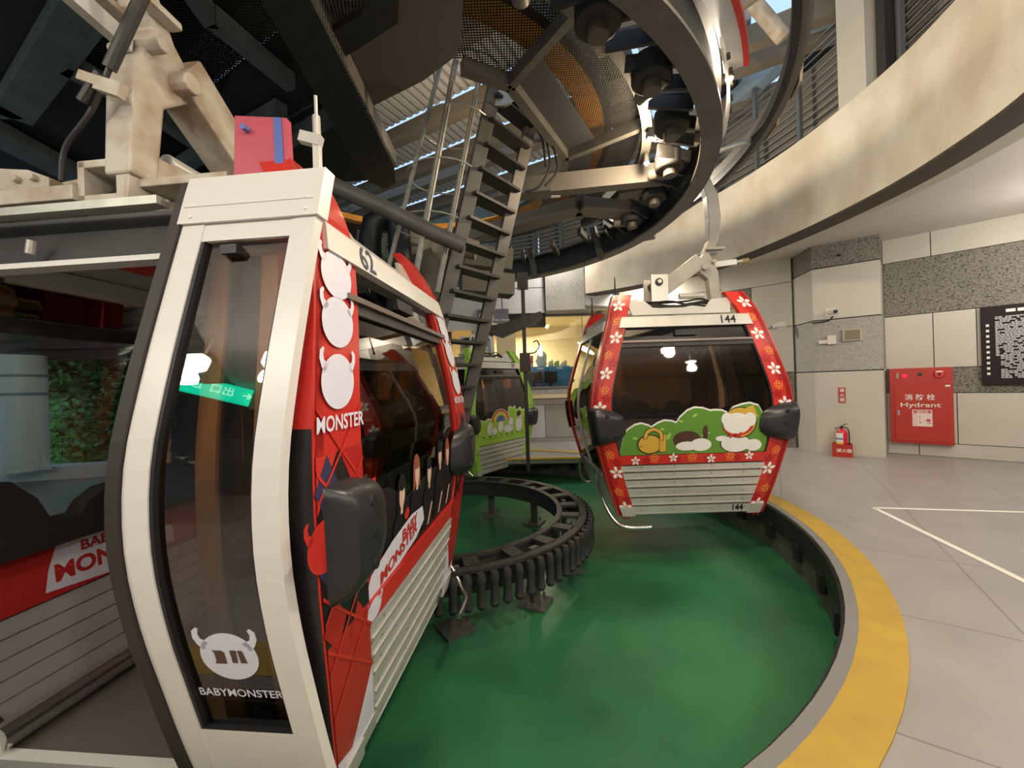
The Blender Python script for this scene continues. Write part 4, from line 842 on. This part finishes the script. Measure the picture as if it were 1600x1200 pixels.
# second frame (vertical dark channel with rollers) just left of the outer rail
v2 = thing('roller_channel', 'dark vertical channel with rollers standing behind the white guard', 'channel', AY(1130, 100, 4.6)); o = AY(1130, 100, 4.6)
MB().bar(AY(1143, -60, 4.6) - o, AY(1122, 125, 4.6) - o, .10, .12).build('channel', steel_d, v2); MB().bar(AY(1100, -60, 4.7) - o, AY(1112, 120, 4.7) - o, .05, .1).build('channel', steel_d, v2)
for v in (0, 35, 70, 105): MB().tube([AY(1108, v, 4.6) - o, AY(1136, v + 4, 4.6) - o], .022, 10).build('roller', steel_g, v2)
mb = MB(); mb.tube([AY(1165, -10, 5.0) - o, AY(1225, 60, 5.0) - o], .09, 14); mb.build('rail_tube', steel_l, v2, smooth=True)
# lower beams of the wheel frame
bars('wheel_support', [((735, 372), (905, 322), .3, .16), ((905, 322), (985, 330), .3, .16), ((985, 330), (1010, 372), .3, .1), ((968, 300), (1045, 285), .2, .14), ((860, 290), (1035, 272), .16, .22), ((780, 300), (860, 290), .2, .2)], mat('warm_grey_beam', (.17, .155, .14), .55, .1), 'bent warm grey support beams below the mesh deck right of the ladder', 'support beam', z=4.05, into=rg)
bars('deck_crossbeam', [((560, 380, 5.5), (800, 408, 5.8), .2, .3), ((720, 440, 5.6), (800, 448, 5.8), .3, .3), ((600, 400, 5.3), (690, 395, 5.3), .12, .2), ((660, 400, 5.0), (690, 470, 5.0), .3, .3)], mat('olive_brown_beam', (.12, .11, .085), .6), 'olive brown beams behind the lower ladder', 'beam', into=rg)
p = AY(520, 290, 3.5); t = MB().tube([Vector(), AY(600, 325, 3.6) - p, AY(672, 362, 3.7) - p, AY(725, 385, 3.8) - p], .075, 18).build('steel_pipe', steel_g, smooth=True); t.location = p; tag(t, 'thick dark grey pipe slanting from above the near cabin to the ladder', 'pipe')
p = AY(560, 400, 4.6); t = MB().tube([AY(578, 430, 4.6) - p, AY(578, 375, 4.6) - p, AY(583, 350, 4.6) - p, AY(604, 338, 4.6) - p, AY(622, 346, 4.6) - p, AY(628, 430, 4.6) - p], .13, 18).build('elbow_duct', black, smooth=True); t.location = p; tag(t, 'black bent duct behind the thick dark pipe', 'duct')
p = AY(640, 392, 5.2); gb = thing('gearbox', 'tan cylindrical gearbox housing between the black duct and the ladder', 'gearbox', p)
mb = MB(); mb.tube([AY(600, 388, 5.2) - p, AY(612, 388, 5.2) - p, AY(625, 388, 5.2) - p, AY(705, 394, 5.2) - p, AY(730, 396, 5.2) - p], [.12, .2, .24, .22, .1], 24); mb.build('housing', mat('tan_housing', (.42, .37, .28), .5), gb, smooth=True)
MB().ring((0, 0), .3, .31, -.02, .0, n=20).build('clamp_band', steel_g, gb)
mb = MB(); mb.tube([AY(700, 380, 5.0) - p, AY(745, 392, 5.0) - p], [.14, .12], 20); mb.build('end_cover', mat('dusty_rose_cover', (.30, .22, .19), .5), gb, smooth=True)
# post with trough near the far landing
ps = thing('trough_post', 'dark post carrying a slanted black cable trough in front of the control room', 'post', (.26, 7.5, -.5)); o = Vector((.26, 7.5, -.5))
MB().box((0, 0, 2.2), (.07, .07, 3.6)).build('pole', steel_d, ps); MB().box((0, 0, 4.0), (.2, .14, .3)).build('pole_head', steel_d, ps)
MB().slab([AY(u, v, 7.4) - o for u, v in ((764, 520), (760, 514), (845, 486), (848, 494), (838, 504), (785, 527))], (0, .16, 0)).build('trough', steel_d, ps)
MB().slab([AY(u, v, 7.45) - o for u, v in ((752, 512), (785, 505), (768, 526))], (0, .1, 0)).build('bracket_plate', steel_d, ps)
mb = MB(); mb.box((0, -.02, 2.45), (.2, .14, .36)); mb.build('switch_box', mat('brown_box', (.06, .045, .035), .6), ps); MB().box((.13, -.05, 2.5), (.05, .06, .14)).build('red_button', red, ps)
mb = MB(); mb.tube(curve3([(.05, 0, 2.62), (.2, 0, 2.64), (.28, 0, 2.76), (.24, 0, 2.86), (.17, 0, 2.83)], 4), .012, 8); mb.build('hook', black, ps)
# ================================================================== PLACES BEHIND AND BESIDE THE CAMERA, LEFT OPENING
f = MB(); f.box((1, -7.0, 2.1), (26, .2, 4.4)); struct('wall_behind', f, mat('beige_wall', (.30, .27, .22), .7))
f = MB(); f.box((14.5, -1.5, 2.1), (.2, 11, 4.4)); struct('wall_side', f, mat('beige_wall', (.30, .27, .22), .7))
f = MB(); f.box((1, -3.6, 4.18), (26, 7.2, .1)); f.box((-9.5, 3, 4.55), (8.0, 10, .1)); struct('ceiling_back', f, mat('dim_ceiling', (.24, .22, .19), .8))
f = MB(); f.bar((-16, 6.6, 3.5), (-4.4, 8.5, 3.5), .3, 2.4, up=(0, 0, 1)); f.bar((-16, 6.3, 2.55), (-4.4, 8.2, 2.55), .08, .12)
struct('wall_left_header', f, mat('dark_header', (.05, .055, .06), .6))
f = MB(); f.bar((-16, 6.5, .12), (-5.3, 8.25, .12), .35, .26); struct('trim_7', f, mat('white_curb', (.62, .66, .72), .5))
f = MB(); f.box((-13.5, -1, 2.2), (.2, 16, 4.6)); struct('wall_left', f, mat('beige_wall', (.30, .27, .22), .7))
pc = thing('roof_column', 'fat white tubular column with steel brackets seen through the near cabin', 'column', (-9.0, 7.2, 0))
MB().tube([(0, 0, .25), (0, 0, 2.35)], .34, 32).build('shaft', mat('white_column', (.62, .66, .72), .4), pc, smooth=True)
for z in (1.95, 1.62): MB().tube([(0, 0, z), (0, 0, z + .05)], .36, 32).build('clamp_band', steel_b, pc, smooth=True)
MB().slab([(.33, 0, .25), (.52, 0, .25), (.36, 0, .5)], (0, .03, 0)).build('gusset', mat('white_column', (.62, .66, .72), .4), pc)
# ---- trees beyond the opening
def tree(label, x, y, z0, h, r, n, seed):
    rnd = random.Random(seed); t = thing('leafy_tree', label, 'tree', (x, y, z0), 0, None)
    MB().tube([(0, 0, 0), (.1, 0, h * .4), (0, .1, h * .75)], [.16, .12, .06], 8).build('trunk', bark, t)
    mb = MB(); bl = [(rnd.uniform(-.6, .6) * r, rnd.uniform(-.6, .6) * r, h * rnd.uniform(.25, .95), r * rnd.uniform(.3, .55)) for _ in range(16)]
    for i in range(n):
        bx, by, bz, br_ = rnd.choice(bl); d = Vector((rnd.gauss(0, 1), rnd.gauss(0, 1), rnd.gauss(0, 1))).normalized(); p = Vector((bx, by, bz)) + d * br_ * rnd.uniform(.75, 1.05)
        a = Vector((rnd.gauss(0, 1), rnd.gauss(0, 1), rnd.gauss(0, .5))).normalized(); b = (d + Vector((rnd.gauss(0, .4), rnd.gauss(0, .4), rnd.gauss(0, .4)))).cross(a).normalized(); s = rnd.uniform(.06, .15)
        mb.add([p - a * s, p + b * s * .5, p + a * s, p - b * s * .5], [(0, 1, 2, 3)])
    mb.build('foliage', mat(('tree_leaf', 'tree_leaf_light', 'tree_leaf_deep')[seed % 3], ((.14, .46, .13), (.22, .56, .16), (.08, .34, .13))[seed % 3], .6, 0, .5, 1.2, ((.06, .22, .06), (.11, .32, .08), (.04, .17, .06))[seed % 3]), t, fixn=False)
tree('bushy mid green tree right behind the white column, leftmost in the near cabin window', -15.6, 11.2, -2.5, 5.6, 2.3, 9000, 1)
tree('light green tree with full crown just right of the white column', -10.9, 11.2, -2.6, 5.9, 2.3, 11000, 3)
tree('deep green tree at the right end of the trees seen through the near cabin', -6.5, 11.6, -2.6, 5.6, 2.1, 9000, 2)
f = MB(); f.box((-12, 22, -2.65), (40, 26, .1)); hv = []; hf = []
rnd_ = random.Random(9)
for i in range(41):
    for k in range(17): hv.append((-34 + i, 12.6 + k * .8, -2.6 + k * .62 + rnd_.uniform(-.25, .25)))
for i in range(40):
    for k in range(16): hf.append((i * 17 + k, i * 17 + k + 1, i * 17 + k + 18, i * 17 + k + 17))
f.add(hv, hf)
struct('ground', f, mat('hill_green', (.04, .10, .03), .9, 0, .5, 2, (.02, .05, .02)))
# ================================================================== THINGS ON THE RIGHT WALL
WA, WB = Vector((7.18, 7.56)), Vector((10.9, 3.9)); wd_ = (WB - WA).normalized(); wn = Vector((wd_.y, -wd_.x)); wn = wn if wn.dot(-WA) > 0 else -wn
def wallp(s, z, off=0): p = WA + wd_ * s + wn * off; return Vector((p.x, p.y, z))
def wframe(s, z, off=0):
    a = math.atan2(wd_.y, wd_.x); return wallp(s, z, off), a     # local x along the wall, local -y out of it
loc, a = wframe(.05, .23, .055); hc = thing('hydrant_cabinet', 'red steel fire hydrant cabinet set in the tiled wall', 'hydrant cabinet', loc, a)
MB().box((.40, -.02, .69), (.80, .14, 1.38)).build('cabinet_body', redc, hc, bevel=.006)
MB().box((.40, -.096, .55), (.68, .012, 1.02)).build('door', redc, hc, bevel=.004)
MB().box((.11, -.105, .56), (.03, .012, .09)).build('latch', chrome, hc); MB().box((.11, -.096, 1.25), (.03, .012, .10)).build('name_plate', chrome, hc)
def rod(x, z, r, d, m, n, y=-.09, r2=None): return MB().tube([(x, y, z), (x, y - d, z)], [r, r2 or r], 20).build(n, m, hc, smooth=True)
rod(.2, 1.24, .035, .04, mat('indicator_red', (.8, .03, .06), .3, emit=(1, .03, .08), es=.8), 'indicator_lamp', r2=.015)
rod(.40, 1.26, .032, .008, black, 'bell'); k_ = rod(.64, 1.26, .075, .04, mat('call_point_red', (.66, .03, .03), .35), 'call_point', r2=.06)
MB().tube([(.64, -.125, 1.255), (.64, -.135, 1.255)], .022, 14).build('push_button', artk, k_); MB().box((.64, -.13, 1.305), (.085, .006, .022)).build('call_plate', artw, k_)
MB().box((.735, -.106, 1.05), (.06, .006, .03)).build('door_plate', artw, hc)
mb = MB(); fn = lambda x, z: Vector((x, -.1035, z)); put_text(mb, '消 防 栓', fn, .39, .84, .115, 0, .012, .95); put_text(mb, 'Hydrant', fn, .39, .705, .115, 0, .008, 1.35); mb.build('lettering', artw, hc)
nt_ = MB().box((.415, -.104, .47), (.25, .003, .30)).build('notice', mat('pinkish_paper', (.80, .66, .62), .6), hc)
mb = MB(); mb.box((.415, -.1065, .585), (.22, .002, .045), m=0); put_text(mb, '消防栓', lambda x, z: Vector((x, -.1085, z)), .415, .583, .042, 1, .01, 1.2); mb.box((.325, -.1065, .45), (.03, .002, .2), m=0); mb.box((.325, -.108, .45), (.02, .001, .18), m=1)
for x, z, w_, h_ in ((.38, .5, .014, .02), (.38, .45, .014, .02), (.49, .43, .05, .05), (.39, .39, .03, .015), (.44, .42, .02, .01), (.5, .38, .04, .015)): mb.box((x, -.1065, z), (w_, .001, h_), m=0)
mb.build('notice_print', [mat('notice_red', (.55, .06, .08), .5), artw], nt_)
loc, a = wframe(1.19, 1.28, .03); tbd = thing('timetable_board', 'black wall board printed with rows of small white text beside the red cabinet', 'notice board', loc, a)
MB().box((1.2, -.02, .66), (2.4, .04, 1.32)).build('board', mat('plum_black_board', (.022, .013, .016), .65, spec=.2), tbd, bevel=.004)
mb = MB(); rnd = random.Random(4); z = 1.16
for i in range(8): mb.box((.32 + i * .12, -.042, 1.225), (.10, .002, .05), m=0)
z = 1.13
while z > .12:
    x = .15 + (.05 if z < .45 else 0)
    while x < 2.3:
        w_ = rnd.choice((.03, .04, .05)); 
        if rnd.random() > .16: mb.box((x + w_ / 2, -.042, z), (w_ - .006, .002, .018), m=1)
        x += w_
    z -= .0265
for i in range(10): mb.box((.07, -.042, 1.0 - i * .09), (.035, .002, .04), m=0)
mb.box((1.0, -.043, .10), (.05, .002, .03), m=2); mb.build('printed_rows', [artw, mat('print_grey', (.50, .50, .52), .5), red], tbd)
# column front plane
CA, CB = Vector((5.95, 7.73)), Vector((6.74, 7.14)); cd = (CB - CA).normalized(); cn = Vector((cd.y, -cd.x)); cn = cn if cn.dot(-CA) > 0 else -cn; ca = math.atan2(cd.y, cd.x)
def colp(s, z, off=0): p = CA + cd * s + cn * off; return (p.x, p.y, z)
fe = thing('fire_extinguisher', 'red fire extinguisher with yellow and white label standing in a red box', 'fire extinguisher', colp(.37, .02, .16), ca)
MB().tube([(0, 0, .02), (0, 0, .05), (0, 0, .42), (0, 0, .47), (0, 0, .50)], [.075, .085, .085, .06, .03], 28).build('cylinder', mat('extinguisher_red', (.66, .02, .035), .3), fe, smooth=True)
mb = MB(); mb.tube([(0, 0, .49), (0, 0, .545)], .022, 12); mb.bar((0, 0, .535), (-.10, -.02, .50), .02, .012); mb.bar((0, 0, .55), (.08, -.03, .60), .02, .012); mb.build('valve_handle', black, fe)
MB().tube(curve3([(.02, 0, .53), (.09, -.02, .50), (.105, -.01, .35), (.10, 0, .16)], 5), .010, 8).build('hose', black, fe, smooth=True)
mb = MB()
for i in range(8):
    a0, a1 = math.radians(190 + i * 11), math.radians(201 + i * 11)
    for z0, z1, m in ((.16, .25, 1), (.25, .30, 0), (.30, .33, 2), (.33, .42, 0)): mb.add([(.0865 * math.cos(q), .0865 * math.sin(q), z_) for q, z_ in ((a0, z0), (a1, z0), (a1, z1), (a0, z1))], [(0, 1, 2, 3)], m)
mb.build('label', [artw, ylw, mat('label_blue', (.1, .2, .4), .5)], fe, fixn=False)
bx = thing('extinguisher_stand', 'low open red box holding the fire extinguisher by the column', 'stand', colp(.37, 0, .16), ca)
mb = MB(); mb.box((0, -.105, .12), (.28, .008, .24)); mb.box((0, .105, .12), (.28, .008, .24)); mb.box((-.14, 0, .12), (.008, .21, .24)); mb.box((.14, 0, .12), (.008, .21, .24)); mb.box((0, 0, .006), (.28, .21, .012)); mb.build('box', redc, bx)
mb = MB(); put_text(mb, '滅火器', lambda x, z: Vector((x, -.1095, z)), .02, .12, .075, 0, .01, 1.0); mb.build('lettering', artw, bx)
sg = thing('extinguisher_sign', 'narrow red upright sign with white characters on the column', 'sign', colp(.40, 1.14, .008), ca)
MB().box((0, 0, 0), (.105, .012, .29)).build('sign_plate', redc, sg)
mb = MB()
for i, c in enumerate('滅火器'): put_text(mb, c, lambda x, z: Vector((x, -.0075, z)), 0, .09 - i * .09, .075, 0, .012)
mb.build('lettering', artw, sg)
def camera(label, loc, rz, dirv, armless=False):
    t = thing('security_camera', label, 'security camera', loc, rz)
    MB().box((0, -.012, 0), (.15, .024, .15)).build('mount_plate', white, t, bevel=.004)
    d = Vector(dirv).normalized(); p = Vector((0, -.07, 0)); MB().tube([(0, -.02, 0), p], .035, 14).build('swivel', white, t, smooth=True)
    MB().tube([p - d * .05, p + d * .17], .045, 20).build('housing', white, t, smooth=True, bevel=.006); MB().tube([p + d * .172, p + d * .176], .038, 18).build('lens', black, t); return t
camera('white bullet camera with black lens on the front of the column', colp(.27, 2.73, 0), ca, (.35, -.9, -.1))
t = camera('white bullet camera pointing left on the wall left of the column', (5.87, 8.52, 2.63), math.radians(-38), (-.95, -.25, -.08))
mb = MB().tube(curve3([colp(-.02, 2.56, .02), colp(.1, 2.56, .02), colp(.24, 2.58, .03), colp(.30, 2.65, .05)], 5), .013, 8); o = mb.build('camera_cable', black, smooth=True); tag(o, 'short black cable curving up to the column camera', 'cable')
t = thing('motion_sensor', 'small white side-pointing sensor box below the column camera', 'sensor', colp(.27, 2.2, 0), ca); MB().box((0, -.04, 0), (.13, .08, .17)).build('body', mat('warm_white_plastic', (.74, .66, .60), .5), t, bevel=.01); MB().box((-.13, -.04, -.03), (.14, .05, .07)).build('nozzle', mat('warm_white_plastic', (.74, .66, .60), .5), t, bevel=.01)
t = thing('wall_speaker', 'square beige grille speaker beside the small white sensor', 'speaker', colp(.57, 2.27, 0), ca); MB().box((0, -.03, 0), (.28, .06, .23)).build('frame', mat('beige_plastic', (.50, .46, .34), .5), t, bevel=.012); MB().box((0, -.063, 0), (.22, .006, .18)).build('grille', mat('brown_grille', (.27, .22, .14), .7, 0, .4, 90, (.18, .15, .10)), t)
t = MB().tube([(0, 0, 0), (0, 0, .04)], [.03, .018], 12).build('ceiling_fitting', steel_d); t.location = colp(.42, 3.78, .03); tag(t, 'tiny dark fitting on the granite top of the column', 'fitting')
# floor lines
mb = MB()
def strip(a, b, w):
    a, b = Vector(a), Vector(b); d = (b - a).normalized(); n = Vector((-d.y, d.x)) * w / 2; mb.add([(a + n).to_3d() + Vector((0, 0, .003)), (b + n).to_3d() + Vector((0, 0, .003)), (b - n).to_3d() + Vector((0, 0, .003)), (a - n).to_3d() + Vector((0, 0, .003))], [(0, 1, 2, 3)])
strip((4.10, 4.51), (7.6, 3.77), .055); strip((4.10, 4.51), (3.25, 1.2), .055)
tag(mb.build('floor_line', mat('white_line', (.82, .80, .74), .5), fixn=False), 'white painted lines meeting in a sharp corner on the grey floor', 'floor marking')
# ================================================================== CONTROL ROOM AND FAR SIDE
for x0, x1, lb in ((.20, 1.0, 'left blue drawer cabinet behind the control room glass'), (1.02, 1.62, 'right blue drawer cabinet behind the control room glass')):
    t = thing('drawer_cabinet', lb, 'cabinet', ((x0 + x1) / 2, 10.9, 1.27), 0, None); w_ = x1 - x0
    mb = MB(); mb.box((0, .2, .36), (w_, .5, .76)); mb.build('body', blue_c, t, bevel=.005); n = 2 if w_ > .7 else 1
    for k in range(n):
        cx = -w_ / 2 + w_ / n * (k + .5); d = MB().box((cx, -.06, .655), (w_ / n - .02, .02, .14)).build('drawer', blue_c, t, bevel=.004); MB().box((cx, -.072, .68), (.16, .004, .045)).build('label_holder', artw, d)
t = thing('shelf_unit', 'blue-grey rack with yellow files right of the blue cabinets', 'shelf', (1.82, 10.9, 1.25)); MB().box((0, .2, .36), (.3, .4, .76)).build('body', steel_b, t)
for k in range(4): MB().box((-.1 + k * .07, -.005, .55), (.03, .02, .3)).build('file', (arty, lgreen, arty, steel_t)[k], t)
for x0, x1, lb in ((.36, .82, 'left black monitor in front of the blue cabinet'), (.88, 1.22, 'right black monitor in front of the blue cabinet')):
    t = thing('monitor', lb, 'monitor', ((x0 + x1) / 2, 10.62, 1.45)); w_ = x1 - x0; MB().box((0, 0, .26), (w_, .05, .30)).build('screen', artk, t, bevel=.005); MB().box((0, .02, .06), (.08, .04, .12)).build('stand', steel_d, t)
t = MB().box((0, 0, .12), (.17, .12, .24)).build('file_box', mat('mauve_box', (.52, .36, .50), .5), bevel=.01); t.location = (.52, 11.0, 1.99); tag(t, 'mauve upright box standing on the left blue cabinet', 'box')
def bag(name, loc, r, m, lb, cat):
    bm = bmesh.new(); bmesh.ops.create_icosphere(bm, subdivisions=3, radius=1); rnd = random.Random(int(loc[0] * 100))
    for v in bm.verts: k = 1 + .13 * math.sin(v.co.x * 5 + v.co.z * 7) + rnd.uniform(-.04, .04); v.co = Vector((v.co.x * r[0] * k, v.co.y * r[1] * k, (max(v.co.z, -.7) + .7) * r[2] * k))
    me = bpy.data.meshes.new(name); bm.to_mesh(me); bm.free(); me.materials.append(m); [setattr(p, 'use_smooth', True) for p in me.polygons]
    o = bpy.data.objects.new(name, me); COL.objects.link(o); o.location = loc; return tag(o, lb, cat)
bag('plastic_bag', (.84, 11.0, 1.995), (.155, .12, .24), mat('pale_blue_bag', (.55, .65, .72), .35), 'pale blue plastic bag beside the mauve box', 'bag')
bag('plastic_bag', (1.10, 11.0, 1.99), (.075, .11, .12), mat('white_bag', (.72, .68, .62), .4), 'white bag between the pale blue bag and the green plant', 'bag')
bag('small_plant', (1.26, 10.95, 1.99), (.075, .07, .10), lgreen, 'small bright green plant on the right blue cabinet', 'plant')
bag('food_bowl', (1.46, 11.0, 1.99), (.10, .10, .10), mat('cream_bowl', (.62, .56, .45), .4), 'cream bowl right of the green plant', 'bowl')
t = thing('roller_blind', 'cream window blinds left of the control room glass', 'blind', (-.7, 10.3, 2.0)); MB().box((0, 0, .45), (.5, .03, .9)).build('panel', room_w, t); MB().box((.58, 0, .45), (.5, .03, .9)).build('panel', room_w, t); MB().box((.28, -.02, .93), (1.2, .06, .06)).build('top_rail', white, t)
t = thing('station_sign', 'grey direction sign with white lettering high on the pale far wall', 'sign', (-.42, 9.84, 3.22)); MB().box((0, 0, 0), (.78, .06, .42)).build('sign_board', mat('slate_sign', (.16, .16, .19), .5), t)
mb = MB(); put_text(mb, '6', lambda x, z: Vector((x, -.035, z)), -.3, .06, .22, 0, .01); put_text(mb, 'From this station', lambda x, z: Vector((x, -.035, z)), .12, -.06, .085, 0, .004); mb.build('lettering', artw, t)
# fixtures of the out-of-view canopy lamps, made pendants to spread their light
for i, (x, y, p) in enumerate(DOWN[:-1]):
    if i == 0:
        t = thing('lowered_canopy_lamp', 'round white canopy lamp out of view, hung low to spread its light', 'lamp', (x, y, 4.02), 0, 'lowered canopy lamps'); MB().tube([(0, 0, .05), (0, 0, -.4)], .015, 10).build('drop_rod', white, t); MB().tube([(0, 0, -.38), (0, 0, -.50), (0, 0, -.54)], [.15, .15, .11], 28).build('diffuser', glow, t)
        d0 = t
    else: c = copy_tree(d0); c.location = (x, y, 4.02)
ex = thing('exit_sign', 'green illuminated exit sign hanging under the canopy, reflected in the near door pane', 'exit sign', (-5.57, -2.4, 3.85), math.radians(133))
MB().box((0, 0, 0), (1.0, .08, .27)).build('light_box', exitg, ex); MB().tube([(0, 0, .13), (0, 0, .28)], .015, 8).build('drop_rod', steel_d, ex)
mb = MB(); put_text(mb, '←  出口  EXIT', lambda x, z: Vector((x, -.045, z)), 0, 0, .17, 0, .0); mb.build('lettering', exitw, ex)
# hanging cables near the wheel opening, small parts
o = AY(850, 230, 4.6); t = thing('hanging_cables', 'black cables looping down from the edge of the mesh deck right of the ladder', 'cables', o)
for pts in ([(792, 130), (800, 150), (812, 160), (806, 130)], [(845, 185), (856, 230), (858, 262), (842, 292), (820, 300)], [(850, 190), (866, 235), (870, 268), (852, 290)], [(800, 140), (822, 180), (846, 215), (852, 260)]):
    MB().tube(curve3([AY(u, v, 4.55) - o for u, v in pts], 6), .014, 8).build('cable', black, t, smooth=True)
o = AY(825, 200, 5.2); t = thing('filter_box', 'grey finned box with a perforated end seen through the opening right of the ladder', 'box', o)
a, b, c, d = [AY(u, v, 5.2) - o for u, v in ((790, 165), (812, 155), (845, 195), (820, 203))]
for k in range(9): q = k / 8; MB().bar(a.lerp(b, q), d.lerp(c, q), .03, .05).build('fin', galv, t)
MB().slab([AY(u, v, 5.25) - o for u, v in ((820, 203), (845, 195), (852, 215), (828, 218))], (0, .1, 0)).build('perforated_end', mesh_mat('perforated_tan', (.32, .28, .22), 40, .3), t, fixn=False)
o = AZ(868, 305, 3.95); t = MB().box((0, 0, 0), (.12, .05, .006)).build('rating_plate', artw); t.location = (o.x, o.y, 3.93); tag(t, 'small white rating plate under the bent grey support beam', 'plate')
# dusty stained patch and fixing details on the curb side of the pit
MI = (Matrix.Translation(c62.location) @ Matrix.Rotation(c62.rotation_euler.z, 4, 'Z')).inverted()
def lc(u, v, Y, dz=0): p = AY(u, v, Y); p.z += dz; return MI @ p
a_ = lc(495, 212, 1.9); mb = MB(); mb.tube([lc(493, 150, 1.9), lc(494, 182, 1.9)], .008, 8); mb.tube([lc(494, 182, 1.9), a_], .018, 12); mb.bar(lc(470, 214, 1.9), lc(502, 222, 1.9), .04, .05); mb.bar(Vector((a_.x, a_.y, 2.24)), a_, .03, .03)
mb.build('antenna_post', alu, c62)
